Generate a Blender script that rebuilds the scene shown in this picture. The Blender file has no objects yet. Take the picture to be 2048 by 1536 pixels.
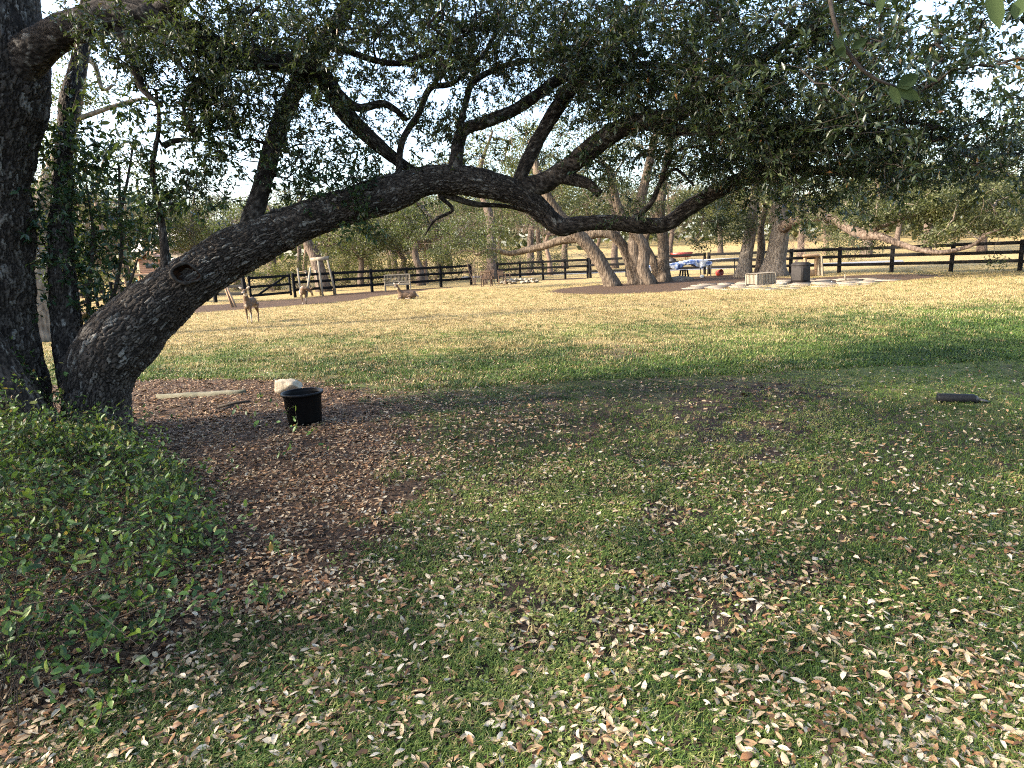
import bpy, math, random
import numpy as np
from mathutils import Matrix, Vector

rng = np.random.default_rng(7)
random.seed(7)
SC = bpy.context.scene
COL = SC.collection
R = math.radians

# ---------------------------------------------------------------- camera, light, exposure
FOC = 1280.0
PITCH, ROLL, CAMZ = math.atan(254 / FOC), R(2.8), 1.6
_F = np.array([0, math.cos(PITCH), -math.sin(PITCH)])
_U0 = np.array([0, math.sin(PITCH), math.cos(PITCH)])
_R0 = np.array([1.0, 0, 0])
_RT = _R0 * math.cos(ROLL) - _U0 * math.sin(ROLL)
_UP = _U0 * math.cos(ROLL) + _R0 * math.sin(ROLL)
cam_d = bpy.data.cameras.new('camera')
cam = bpy.data.objects.new('camera', cam_d)
COL.objects.link(cam)
cam_d.sensor_width = 36.0
cam_d.lens = FOC / 2048 * 36.0
cam_d.clip_start, cam_d.clip_end = 0.05, 1500
m = Matrix.Identity(4)
for i in range(3):
    m[i][0], m[i][1], m[i][2] = _RT[i], _UP[i], -_F[i]
m[2][3] = CAMZ
cam.matrix_world = m
SC.camera = cam

SUN_TO = Vector((-0.90, -0.16, 0.50)).normalized()      # direction towards the sun
SUN_EL = math.asin(SUN_TO.z)
world = bpy.data.worlds.new('World')
SC.world = world
world.use_nodes = True
wn = world.node_tree
bg = wn.nodes['Background']
sky = wn.nodes.new('ShaderNodeTexSky')
sky.sky_type = 'NISHITA'
sky.sun_disc = False
sky.sun_elevation = SUN_EL
sky.sun_rotation = math.atan2(SUN_TO.x, SUN_TO.y)
sky.dust_density = 3.0
sky.air_density = 1.0
sky.ozone_density = 1.0
wn.links.new(sky.outputs['Color'], bg.inputs['Color'])
bg.inputs['Strength'].default_value = 0.15
sun_d = bpy.data.lights.new('sun', 'SUN')
sun_d.energy = 3.0
sun_d.angle = R(1.2)
sun_d.color = (1.0, 0.90, 0.76)
sun = bpy.data.objects.new('sun', sun_d)
COL.objects.link(sun)
sun.rotation_euler = SUN_TO.to_track_quat('Z', 'Y').to_euler()
sun.location = (-20, -4, 20)
SC.view_settings.view_transform = 'Standard'
SC.view_settings.look = 'None'
SC.view_settings.gamma = 1.0
SC.view_settings.use_curve_mapping = False
SC.view_settings.exposure = 2.35
SC.render.engine = 'CYCLES'
SC.cycles.max_bounces = 6
SC.cycles.diffuse_bounces = 3
SC.cycles.transmission_bounces = 4
SC.cycles.transparent_max_bounces = 4
SC.cycles.use_denoising = False
SC.cycles.filter_width = 1.1
SC.cycles.caustics_reflective = False
SC.cycles.caustics_refractive = False


# ---------------------------------------------------------------- measuring helpers
def ray(u, v):
    return _F + _RT * (u - 1024) / FOC + _UP * (768 - v) / FOC


def at(u, v, Y):
    """the place at distance Y seen in direction (u, v)"""
    d = ray(u, v)
    return np.array([0, 0, CAMZ]) + d * (Y / d[1])


def gnd(u, v):
    d = ray(u, v)
    return np.array([0, 0, CAMZ]) + d * (-CAMZ / d[2])


def vnoise(P, seed=0):
    """smooth value noise in 3D, -1..1"""
    P = np.asarray(P, float)
    i = np.floor(P).astype(np.int64)
    f = P - i
    f = f * f * (3 - 2 * f)
    out = np.zeros(len(P))
    for dx in (0, 1):
        for dy in (0, 1):
            for dz in (0, 1):
                h = ((i[:, 0] + dx) * 374761393 + (i[:, 1] + dy) * 668265263 + (i[:, 2] + dz) * 2147483647 + seed * 974634777) & 0xffffffff
                h = ((h ^ (h >> 13)) * 1274126177) & 0xffffffff
                h = (h ^ (h >> 16)) & 0xffff
                w = (f[:, 0] if dx else 1 - f[:, 0]) * (f[:, 1] if dy else 1 - f[:, 1]) * (f[:, 2] if dz else 1 - f[:, 2])
                out += w * (h / 32767.5 - 1)
    return out


def fbm(P, octs=4, seed=0):
    o, a, s = 0, 1.0, 0
    P = np.asarray(P, float)
    for k in range(octs):
        o = o + a * vnoise(P * 2 ** k, seed + k)
        s += a
        a *= 0.5
    return o / s


def worley(p, q, n, seed=0):
    """periodic (in p, period n) cell noise: f1, f2, id"""
    i = np.floor(p).astype(np.int64)
    j = np.floor(q).astype(np.int64)
    f1 = np.full(len(p), 9.0)
    f2 = np.full(len(p), 9.0)
    idn = np.zeros(len(p))
    for di in (-1, 0, 1):
        for dj in (-1, 0, 1):
            ci = (i + di) % n
            cj = j + dj
            h = (ci * 73856093 + cj * 19349663 + seed * 83492791) & 0xffffffff
            h = ((h ^ (h >> 15)) * 2246822519) & 0xffffffff
            h = h ^ (h >> 13)
            ox = (h & 0x3ff) / 1023.0
            oy = ((h >> 10) & 0x3ff) / 1023.0
            d = np.hypot(i + di + ox - p, cj + oy - q)
            near = d < f1
            f2 = np.where(near, f1, np.minimum(f2, d))
            idn = np.where(near, ((h >> 20) & 0xff) / 255.0, idn)
            f1 = np.where(near, d, f1)
    return f1, f2, idn


def sstep(a, b, x):
    t = np.clip((np.asarray(x, float) - a) / (b - a), 0, 1)
    return t * t * (3 - 2 * t)


def unit(v):
    v = np.asarray(v, float)
    return v / (np.linalg.norm(v, axis=-1, keepdims=True) + 1e-12)


def gz(x, y):
    """height of the ground"""
    x = np.atleast_1d(np.asarray(x, float))
    y = np.atleast_1d(np.asarray(y, float))
    P = np.stack([x * 0.9, y * 0.9, x * 0], 1)
    near = 1 - sstep(10, 24, y)
    z = near * 0.03 * fbm(P, 3, 5)
    z = z + sstep(55, 150, y) * 4.0
    return z


def g0(x, y):
    return float(gz(x, y)[0])


# ---------------------------------------------------------------- mesh builder
class MB:
    def __init__(self):
        self.v, self.f, self.n, self.att = [], [], 0, {}
        self.fat = []

    def add(self, verts, faces, tint=0.5, **att):
        """faces: array (M,k) or list of those; tint: scalar or per-face"""
        verts = np.asarray(verts, float).reshape(-1, 3)
        if not isinstance(faces, list):
            faces = [faces]
        for F in faces:
            F = np.asarray(F, np.int64)
            if len(F) == 0:
                continue
            self.f.append(F + self.n)
            t = np.broadcast_to(np.asarray(tint, float), (len(F),)) if np.ndim(tint) == 0 or len(np.atleast_1d(tint)) == len(F) else np.full(len(F), float(np.mean(tint)))
            self.fat.append(t)
        for k, a in att.items():
            self.att.setdefault(k, []).append((self.n, np.asarray(a, float)))
        self.v.append(verts)
        self.n += len(verts)
        return self

    def mesh(self, name, origin=(0, 0, 0), smooth=False):
        me = bpy.data.meshes.new(name)
        V = np.concatenate(self.v) - np.asarray(origin, float)
        tot = np.concatenate([np.full(len(F), F.shape[1]) for F in self.f])
        loops = np.concatenate([F.reshape(-1) for F in self.f])
        me.vertices.add(len(V))
        me.vertices.foreach_set('co', V.astype(np.float32).ravel())
        me.loops.add(len(loops))
        me.loops.foreach_set('vertex_index', loops.astype(np.int32))
        me.polygons.add(len(tot))
        st = np.concatenate([[0], np.cumsum(tot)[:-1]])
        me.polygons.foreach_set('loop_start', st.astype(np.int32))
        me.polygons.foreach_set('loop_total', tot.astype(np.int32))
        if smooth:
            me.polygons.foreach_set('use_smooth', np.ones(len(tot), bool))
        me.update(calc_edges=True)
        a = me.attributes.new('tint', 'FLOAT', 'FACE')
        a.data.foreach_set('value', np.concatenate(self.fat).astype(np.float32))
        for k, parts in self.att.items():
            arr = np.zeros(len(V), np.float32)
            for s, x in parts:
                arr[s:s + len(x)] = x
            b = me.attributes.new(k, 'FLOAT', 'POINT')
            b.data.foreach_set('value', arr)
        return me

    def box(self, c, size, rz=0, rx=0, ry=0, tint=0.5, taper=1.0):
        s = np.array(size) / 2
        P = np.array([[x, y, z] for z in (-1, 1) for y in (-1, 1) for x in (-1, 1)], float)
        P[P[:, 2] > 0, :2] *= taper
        P = P * s
        M = np.array((Matrix.Rotation(rz, 3, 'Z') @ Matrix.Rotation(ry, 3, 'Y') @ Matrix.Rotation(rx, 3, 'X')))
        P = P @ M.T + np.asarray(c)
        self.add(P, np.array([[0, 2, 3, 1], [4, 5, 7, 6], [0, 1, 5, 4], [2, 6, 7, 3], [0, 4, 6, 2], [1, 3, 7, 5]]), tint)
        return self

    def bar(self, a, b, w, h=None, tint=0.5):
        """square bar from a to b"""
        h = h or w
        a, b = np.asarray(a, float), np.asarray(b, float)
        d = unit(b - a)
        s = np.cross(d, [0, 0, 1.0])
        if np.linalg.norm(s) < 1e-3:
            s = np.array([1.0, 0, 0])
        s = unit(s)
        t = np.cross(s, d)
        P = []
        for c in (a, b):
            for q, r in ((-1, -1), (1, -1), (1, 1), (-1, 1)):
                P.append(c + s * q * w / 2 + t * r * h / 2)
        self.add(P, np.array([[0, 1, 2, 3], [7, 6, 5, 4], [0, 4, 5, 1], [1, 5, 6, 2], [2, 6, 7, 3], [3, 7, 4, 0]]), tint)
        return self

    def tube(self, pts, rad, sides=8, tint=0.5, cap=True, bark=None):
        pts = np.asarray(pts, float)
        n = len(pts)
        rad = np.broadcast_to(np.asarray(rad, float), (n,))
        T = unit(np.gradient(pts, axis=0))
        ref = np.array([0, 0, 1.0]) if abs(T[0][2]) < 0.9 else np.array([1.0, 0, 0])
        N = np.zeros_like(pts)
        nrm = unit(np.cross(np.cross(T[0], ref), T[0]))
        for i in range(n):
            nrm = nrm - T[i] * np.dot(nrm, T[i])
            nrm = unit(nrm)
            N[i] = nrm
        B = np.cross(T, N)
        ang = np.arange(sides) * 2 * math.pi / sides
        dirs = N[:, None] * np.cos(ang)[None, :, None] + B[:, None] * np.sin(ang)[None, :, None]
        r = np.repeat(rad[:, None], sides, 1)
        att = {}
        if bark:
            L = np.concatenate([[0], np.cumsum(np.linalg.norm(np.diff(pts, axis=0), axis=1))])
            rm = float(np.mean(rad))
            A = np.tile(ang / (2 * math.pi), (n, 1)).ravel()
            Lv = np.repeat(L, sides)
            seed = bark.get('seed', 1)
            P0 = (pts[:, None] + dirs * r[..., None]).reshape(-1, 3)
            cell = bark.get('cell', 0.035)
            nc = max(6, int(round(2 * math.pi * rm / cell)))
            wob = fbm(P0 * 15, 3, seed + 3)
            q = Lv / (cell * bark.get('asp', 2.3)) + wob * 1.1
            p = (A * nc + fbm(P0 * 13 + 40, 3, seed + 5) * 1.1 + 0.25 * np.sin(Lv * 7)) % nc
            f1, f2, idn = worley(p, q, nc, seed)
            h = sstep(0.04, 0.22, f2 - f1) * (0.8 + 0.2 * idn)
            rk = nc * 0.16
            rd = np.abs(fbm(np.stack([np.cos(A * 2 * math.pi) * rk, np.sin(A * 2 * math.pi) * rk, Lv / (cell * bark.get('asp', 2.3) * 1.7) + seed], 1), 3, seed + 31))
            h = h * (0.25 + 0.75 * sstep(0.01, 0.13, rd))
            lump = fbm(P0 * 3.2, 3, seed + 9)
            fine = fbm(P0 * 45, 2, seed + 21)
            dep = bark.get('depth', 0.014)
            rr = r.ravel()
            disp = dep * (h - 0.6) * (0.7 + 0.6 * idn) + lump * np.minimum(0.16 * rr, 0.05) + fine * dep * 0.35
            fl = bark.get('flare')
            if fl is not None:
                hz = np.clip(1 - (P0[:, 2] - fl[1]) / fl[2], 0, 1) ** 2
                disp = disp + hz * fl[0] * (0.45 + 0.55 * np.cos(A * 2 * math.pi * 5 + 1.3 + 1.5 * np.sin(A * 2 * math.pi * 2)))
            r = (rr + disp).reshape(n, sides)
            att = {'plate': h, 'pid': idn}
        V = (pts[:, None] + dirs * r[..., None]).reshape(-1, 3)
        i = np.arange(n - 1)[:, None] * sides
        j = np.arange(sides)[None]
        j2 = (j + 1) % sides
        F = np.stack([i + j, i + j2, i + sides + j2, i + sides + j], -1).reshape(-1, 4)
        fs = [F]
        if cap and sides >= 3:
            fs.append(np.arange(sides)[::-1][None])
            fs.append((np.arange(sides) + (n - 1) * sides)[None])
        self.add(V, fs, tint, **att)
        return self

    def lathe(self, prof, sides=32, c=(0, 0, 0), tint=0.5):
        prof = np.asarray(prof, float)
        ang = np.arange(sides) * 2 * math.pi / sides
        V = np.stack([prof[:, 0][:, None] * np.cos(ang), prof[:, 0][:, None] * np.sin(ang), np.repeat(prof[:, 1][:, None], sides, 1)], -1).reshape(-1, 3) + np.asarray(c)
        n = len(prof)
        i = np.arange(n - 1)[:, None] * sides
        j = np.arange(sides)[None]
        j2 = (j + 1) % sides
        self.add(V, np.stack([i + j, i + j2, i + sides + j2, i + sides + j], -1).reshape(-1, 4), tint)
        return self

    def ell(self, c, rad, seg=14, rings=9, M=None, noise=0, nf=2.0, seed=0, tint=0.5):
        th = np.linspace(0, math.pi, rings + 1)
        ph = np.arange(seg) * 2 * math.pi / seg
        V = np.stack([np.sin(th)[:, None] * np.cos(ph), np.sin(th)[:, None] * np.sin(ph), np.repeat(np.cos(th)[:, None], seg, 1)], -1).reshape(-1, 3)
        if noise:
            V = V * (1 + noise * fbm(V * nf + seed * 7.3, 3, seed))[:, None]
        V = V * np.asarray(rad)
        if M is not None:
            V = V @ np.asarray(M).T
        V = V + np.asarray(c)
        i = np.arange(rings)[:, None] * seg
        j = np.arange(seg)[None]
        j2 = (j + 1) % seg
        self.add(V, np.stack([i + j, i + seg + j, i + seg + j2, i + j2], -1).reshape(-1, 4), tint)
        return self


def spline(ctrl, step):
    """Catmull-Rom through rows (x,y,z,r) resampled about every step"""
    C = np.asarray(ctrl, float)
    C = np.vstack([2 * C[0] - C[1], C, 2 * C[-1] - C[-2]])
    out = []
    for k in range(1, len(C) - 2):
        n = max(2, int(np.linalg.norm(C[k + 1][:3] - C[k][:3]) / step))
        t = np.linspace(0, 1, n, endpoint=False)[:, None]
        a, b, c, d = C[k - 1], C[k], C[k + 1], C[k + 2]
        out.append(0.5 * (2 * b + (c - a) * t + (2 * a - 5 * b + 4 * c - d) * t ** 2 + (3 * b - a - 3 * c + d) * t ** 3))
    out.append(C[-2][None])
    return np.vstack(out)


def px_path(rows, step=0.1):
    """rows (u, v, Y, width) -> (x,y,z,r) curve"""
    o = []
    for u, v, Y, w in rows:
        o.append(list(at(u, v, Y)) + [w / 2 * Y / FOC])
    s = spline(o, step)
    s[:, 3] = np.maximum(s[:, 3], 0.003)
    return s


# ---------------------------------------------------------------- objects and tags
def tag(o, label=None, cat=None, group=None, kind=None):
    if label: o['label'] = label
    if cat: o['category'] = cat
    if group: o['group'] = group
    if kind: o['kind'] = kind
    return o


def thing(name, loc, label, cat, group=None, rz=0):
    o = bpy.data.objects.new(name, None)
    o.empty_display_size = 0.2
    COL.objects.link(o)
    o.location = loc
    o.rotation_euler = (0, 0, rz)
    return tag(o, label, cat, group)


def obj(name, mb, mat, parent=None, smooth=False, world_coords=True, kind=None):
    """one mesh object; verts are world coordinates unless the parent is built in local ones"""
    org = (0, 0, 0)
    if parent is not None and world_coords:
        p = parent
        org = np.zeros(3)
        while p is not None:
            org = org + np.array(p.location)
            p = p.parent
    me = mb.mesh(name, org, smooth)
    me.materials.append(mat)
    o = bpy.data.objects.new(name, me)
    COL.objects.link(o)
    o.parent = parent
    if kind: o['kind'] = kind
    return o


def inst(name, me, parent, loc, rot=(0, 0, 0), scale=(1, 1, 1)):
    o = bpy.data.objects.new(name, me)
    COL.objects.link(o)
    o.parent = parent
    o.location, o.rotation_euler, o.scale = loc, rot, scale
    return o


def copy_tree(o, parent=None):
    c = o.copy()
    COL.objects.link(c)
    c.parent = parent
    for ch in o.children:
        copy_tree(ch, c)
    return c


# ---------------------------------------------------------------- materials
def mat(name, rough=0.8, spec=0.3):
    m = bpy.data.materials.new(name)
    m.use_nodes = True
    nt = m.node_tree
    b = nt.nodes['Principled BSDF']
    b.inputs['Roughness'].default_value = rough
    b.inputs['Specular IOR Level'].default_value = spec
    return m, nt, b


def N(nt, t, **kw):
    n = nt.nodes.new('ShaderNode' + t)
    for k, v in kw.items():
        if k in n.inputs: n.inputs[k].default_value = v
        else: setattr(n, k, v)
    return n


def ramp(nt, stops, src=None):
    r = nt.nodes.new('ShaderNodeValToRGB')
    e = r.color_ramp.elements
    while len(e) < len(stops): e.new(0.5)
    for k, (p, c) in enumerate(stops):
        e[k].position = p
        e[k].color = (*c, 1) if len(c) == 3 else c
    if src is not None: nt.links.new(src, r.inputs['Fac'])
    return r


def mixc(nt, fac, a, b, mode='MIX'):
    m = nt.nodes.new('ShaderNodeMix')
    m.data_type = 'RGBA'
    m.blend_type = mode
    for inp, x in ((m.inputs[0], fac), (m.inputs[6], a), (m.inputs[7], b)):
        if hasattr(x, 'is_linked'): nt.links.new(x, inp)
        elif isinstance(x, tuple): inp.default_value = (*x, 1)
        else: inp.default_value = x
    return m.outputs[2]


def math_n(nt, op, a, b=None, clamp=False):
    m = nt.nodes.new('ShaderNodeMath')
    m.operation = op
    m.use_clamp = clamp
    for i, x in enumerate((a, b)):
        if x is None: continue
        if hasattr(x, 'is_linked'): nt.links.new(x, m.inputs[i])
        else: m.inputs[i].default_value = x
    return m.outputs[0]


def noise(nt, scale, detail=4, rough=0.6, vec=None, out='Fac'):
    n = nt.nodes.new('ShaderNodeTexNoise')
    n.inputs['Scale'].default_value = scale
    n.inputs['Detail'].default_value = detail
    n.inputs['Roughness'].default_value = rough
    if vec is not None: nt.links.new(vec, n.inputs['Vector'])
    return n.outputs[out]


def coords(nt, kind='Object', scale=None):
    t = nt.nodes.new('ShaderNodeTexCoord')
    if scale is None: return t.outputs[kind]
    m = nt.nodes.new('ShaderNodeMapping')
    m.inputs['Scale'].default_value = scale
    nt.links.new(t.outputs[kind], m.inputs['Vector'])
    return m.outputs[0]


def attr(nt, name, out='Fac', inst_attr=False):
    a = nt.nodes.new('ShaderNodeAttribute')
    a.attribute_name = name
    if inst_attr: a.attribute_type = 'INSTANCER'
    return a.outputs[out]


def bump(nt, b, h, strength=0.5, dist=0.02):
    n = nt.nodes.new('ShaderNodeBump')
    n.inputs['Strength'].default_value = strength
    n.inputs['Distance'].default_value = dist
    nt.links.new(h, n.inputs['Height'])
    nt.links.new(n.outputs[0], b.inputs['Normal'])


def leaf_mat(name, stops, rough=0.45, spec=0.5, transl=0.3, tcol=(0.16, 0.22, 0.03)):
    m, nt, b = mat(name, rough, spec)
    r = ramp(nt, stops, attr(nt, 'tint'))
    nt.links.new(r.outputs[0], b.inputs['Base Color'])
    tr = nt.nodes.new('ShaderNodeBsdfTranslucent')
    nt.links.new(mixc(nt, 0.5, r.outputs[0], tcol), tr.inputs['Color'])
    ms = nt.nodes.new('ShaderNodeMixShader')
    ms.inputs[0].default_value = transl
    nt.links.new(b.outputs[0], ms.inputs[1])
    nt.links.new(tr.outputs[0], ms.inputs[2])
    nt.links.new(ms.outputs[0], nt.nodes['Material Output'].inputs['Surface'])
    return m


def simple(name, c1, c2, scale=6, rough=0.8, spec=0.3, bmp=0.0, stretch=None, dist=0.01):
    m, nt, b = mat(name, rough, spec)
    v = coords(nt, 'Object', stretch)
    n = noise(nt, scale, 5, 0.65, v)
    r = ramp(nt, [(0.3, c1), (0.7, c2)], n)
    nt.links.new(r.outputs[0], b.inputs['Base Color'])
    if bmp: bump(nt, b, n, bmp, dist)
    return m


def make_bark_near():
    m, nt, b = mat('bark_near', 0.9, 0.2)
    pl = attr(nt, 'plate')
    pid = attr(nt, 'pid')
    n1 = noise(nt, 60, 4, 0.7, coords(nt))
    n2 = noise(nt, 3.0, 4, 0.6, coords(nt))
    base = ramp(nt, [(0.0, (0.006, 0.0045, 0.0035)), (0.34, (0.013, 0.010, 0.008)), (0.60, (0.042, 0.034, 0.028)), (0.82, (0.085, 0.072, 0.060)), (1.0, (0.13, 0.115, 0.10))],
                math_n(nt, 'ADD', math_n(nt, 'MULTIPLY', pl, 0.46), math_n(nt, 'ADD', math_n(nt, 'MULTIPLY', pid, 0.22), math_n(nt, 'MULTIPLY', n1, 0.34))))
    lich = ramp(nt, [(0.74, (0, 0, 0)), (0.84, (1, 1, 1))], pid)
    n3 = ramp(nt, [(0.42, (0.15, 0.15, 0.15)), (0.66, (1, 1, 1))], n1)
    lm = math_n(nt, 'MULTIPLY', math_n(nt, 'MULTIPLY', lich.outputs[0], n3.outputs[0]), math_n(nt, 'MULTIPLY', pl, ramp(nt, [(0.42, (0.12, 0.12, 0.12)), (0.60, (1, 1, 1))], n2).outputs[0]))
    c = mixc(nt, lm, base.outputs[0], (0.27, 0.265, 0.24))
    nt.links.new(c, b.inputs['Base Color'])
    bump(nt, b, n1, 0.6, 0.012)
    return m


def make_bark(name, c1, c2, c3):
    m, nt, b = mat(name, 0.9, 0.15)
    v = coords(nt, 'Object', (1, 1, 0.28))
    vo = nt.nodes.new('ShaderNodeTexVoronoi')
    vo.inputs['Scale'].default_value = 14
    nt.links.new(v, vo.inputs['Vector'])
    n = noise(nt, 8, 5, 0.7, v)
    s = math_n(nt, 'ADD', math_n(nt, 'MULTIPLY', vo.outputs['Distance'], 0.5), math_n(nt, 'MULTIPLY', n, 0.6))
    r = ramp(nt, [(0.25, c1), (0.5, c2), (0.8, c3)], s)
    nt.links.new(r.outputs[0], b.inputs['Base Color'])
    bump(nt, b, s, 0.9, 0.06)
    return m


M = {}
M['bark_near'] = make_bark_near()
M['bark_mid'] = make_bark('bark_mid', (0.030, 0.021, 0.015), (0.080, 0.060, 0.043), (0.165, 0.130, 0.096))
M['bark_pale'] = make_bark('bark_pale', (0.04, 0.031, 0.024), (0.125, 0.102, 0.080), (0.23, 0.195, 0.155))
M['bark_far'] = make_bark('bark_far', (0.04, 0.027, 0.02), (0.09, 0.066, 0.05), (0.16, 0.125, 0.10))
M['twig'] = simple('twig', (0.022, 0.017, 0.013), (0.06, 0.05, 0.04), 30, 0.9, 0.2)
M['twig_bare'] = simple('twig_bare', (0.12, 0.080, 0.058), (0.23, 0.165, 0.12), 3, 0.9, 0.2)
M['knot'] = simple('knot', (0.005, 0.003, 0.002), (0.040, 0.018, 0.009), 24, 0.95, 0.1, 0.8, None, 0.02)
M['rim'] = simple('rim', (0.012, 0.009, 0.007), (0.062, 0.053, 0.045), 20, 0.9, 0.2, 0.6)
M['leaf_oak'] = leaf_mat('leaf_oak', [(0.0, (0.013, 0.025, 0.014)), (0.5, (0.032, 0.050, 0.022)), (0.82, (0.080, 0.100, 0.042)), (0.93, (0.17, 0.175, 0.085)), (0.97, (0.20, 0.13, 0.05)), (1.0, (0.22, 0.10, 0.04))], 0.36, 0.6, 0.22)
M['leaf_low'] = leaf_mat('leaf_low', [(0.0, (0.012, 0.022, 0.010)), (1.0, (0.04, 0.06, 0.022))], 0.8, 0.1, 0.12)
M['leaf_sapling'] = leaf_mat('leaf_sapling', [(0.0, (0.014, 0.036, 0.018)), (0.6, (0.030, 0.062, 0.026)), (0.95, (0.065, 0.095, 0.035)), (1.0, (0.2, 0.09, 0.03))], 0.35, 0.5, 0.25)
M['leaf_bush'] = leaf_mat('leaf_bush', [(0.0, (0.010, 0.034, 0.008)), (0.5, (0.038, 0.095, 0.018)), (0.85, (0.11, 0.19, 0.040)), (0.94, (0.24, 0.29, 0.08)), (1.0, (0.30, 0.15, 0.04))], 0.45, 0.4, 0.35)
M['leaf_mid'] = leaf_mat('leaf_mid', [(0.0, (0.014, 0.020, 0.009)), (0.5, (0.052, 0.060, 0.022)), (0.9, (0.135, 0.135, 0.052)), (1.0, (0.20, 0.175, 0.07))], 0.55, 0.35, 0.3)
M['leaf_yellow'] = leaf_mat('leaf_yellow', [(0.0, (0.026, 0.030, 0.009)), (0.5, (0.105, 0.105, 0.030)), (1.0, (0.26, 0.235, 0.075))], 0.6, 0.3, 0.35)
M['leaf_far'] = leaf_mat('leaf_far', [(0.0, (0.016, 0.020, 0.009)), (0.5, (0.058, 0.060, 0.025)), (1.0, (0.15, 0.135, 0.058))], 0.6, 0.3, 0.3)
M['litter'] = leaf_mat('litter', [(0.0, (0.035, 0.020, 0.012)), (0.2, (0.10, 0.050, 0.024)), (0.38, (0.20, 0.098, 0.042)), (0.55, (0.24, 0.168, 0.095)), (0.8, (0.34, 0.268, 0.175)), (1.0, (0.45, 0.39, 0.295))], 0.6, 0.3, 0.1, (0.4, 0.25, 0.1))
M['chip'] = leaf_mat('chip', [(0.0, (0.018, 0.011, 0.007)), (0.5, (0.062, 0.038, 0.024)), (0.85, (0.13, 0.084, 0.052)), (1.0, (0.26, 0.185, 0.115))], 0.85, 0.2, 0.0)
M['fence_black'] = simple('fence_black', (0.0025, 0.0025, 0.003), (0.008, 0.008, 0.009), 8, 0.8, 0.12, 0.2)
M['wood_grey'] = simple('wood_grey', (0.12, 0.10, 0.072), (0.26, 0.22, 0.165), 5, 0.85, 0.2, 0.3, (1, 1, 0.2))
M['wood_tan'] = simple('wood_tan', (0.19, 0.12, 0.07), (0.33, 0.225, 0.14), 5, 0.8, 0.2, 0.3, (1, 1, 0.3))
M['wood_red'] = simple('wood_red', (0.26, 0.13, 0.075), (0.42, 0.25, 0.16), 5, 0.8, 0.2, 0.3, (0.3, 1, 1))
M['wood_dark'] = simple('wood_dark', (0.055, 0.035, 0.025), (0.13, 0.085, 0.06), 9, 0.8, 0.2, 0.3)
M['plastic_black'] = simple('plastic_black', (0.0012, 0.0012, 0.0014), (0.0028, 0.0028, 0.003), 20, 0.42, 0.10, 0.1)
M['bin'] = simple('bin', (0.012, 0.010, 0.009), (0.028, 0.024, 0.022), 7, 0.7, 0.25, 0.2)
M['metal_dark'] = simple('metal_dark', (0.02, 0.02, 0.022), (0.04, 0.04, 0.043), 12, 0.5, 0.5)
M['cylinder'] = simple('cylinder', (0.004, 0.0045, 0.0055), (0.010, 0.011, 0.013), 30, 0.6, 0.15, 0.2)
M['limestone'] = simple('limestone', (0.17, 0.14, 0.10), (0.36, 0.315, 0.245), 7, 0.9, 0.2, 0.8, None, 0.03)
M['flag'] = simple('flag', (0.13, 0.105, 0.08), (0.25, 0.21, 0.16), 3, 0.9, 0.2, 0.4)
M['slab'] = simple('slab', (0.07, 0.07, 0.045), (0.17, 0.155, 0.11), 9, 0.9, 0.2, 0.7)
M['teal'] = simple('teal', (0.01, 0.15, 0.19), (0.02, 0.21, 0.25), 3, 0.4, 0.5)
M['red'] = simple('red', (0.22, 0.025, 0.018), (0.32, 0.04, 0.025), 3, 0.45, 0.5)
M['white'] = simple('white', (0.36, 0.35, 0.33), (0.52, 0.51, 0.48), 5, 0.6, 0.4)
M['roof'] = simple('roof', (0.34, 0.33, 0.33), (0.46, 0.45, 0.45), 2, 0.6, 0.4)
M['glass_dark'] = simple('glass_dark', (0.01, 0.012, 0.014), (0.03, 0.035, 0.04), 3, 0.15, 0.6)
M['road'] = simple('road', (0.14, 0.14, 0.145), (0.21, 0.21, 0.215), 3, 0.9, 0.2)
M['soil'] = simple('soil', (0.06, 0.048, 0.038), (0.18, 0.155, 0.13), 9, 0.95, 0.1, 0.8, None, 0.05)


def make_tarp():
    m, nt, b = mat('tarp', 0.5, 0.4)
    n = noise(nt, 3.2, 3, 0.55, coords(nt))
    r = ramp(nt, [(0.40, (0.04, 0.07, 0.19)), (0.46, (0.13, 0.19, 0.36)), (0.5, (0.36, 0.38, 0.42)), (0.62, (0.42, 0.43, 0.45)), (0.66, (0.07, 0.10, 0.24))], n)
    nt.links.new(r.outputs[0], b.inputs['Base Color'])
    return m


M['tarp'] = make_tarp()


def make_deer():
    m, nt, b = mat('deer_coat', 0.85, 0.2)
    n = noise(nt, 40, 4, 0.6, coords(nt))
    coat = ramp(nt, [(0.3, (0.055, 0.034, 0.021)), (0.7, (0.125, 0.082, 0.053))], n)
    c = mixc(nt, attr(nt, 'pale'), coat.outputs[0], (0.40, 0.33, 0.26))
    c = mixc(nt, attr(nt, 'dark'), c, (0.035, 0.022, 0.016))
    nt.links.new(c, b.inputs['Base Color'])
    return m


M['deer'] = make_deer()


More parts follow.
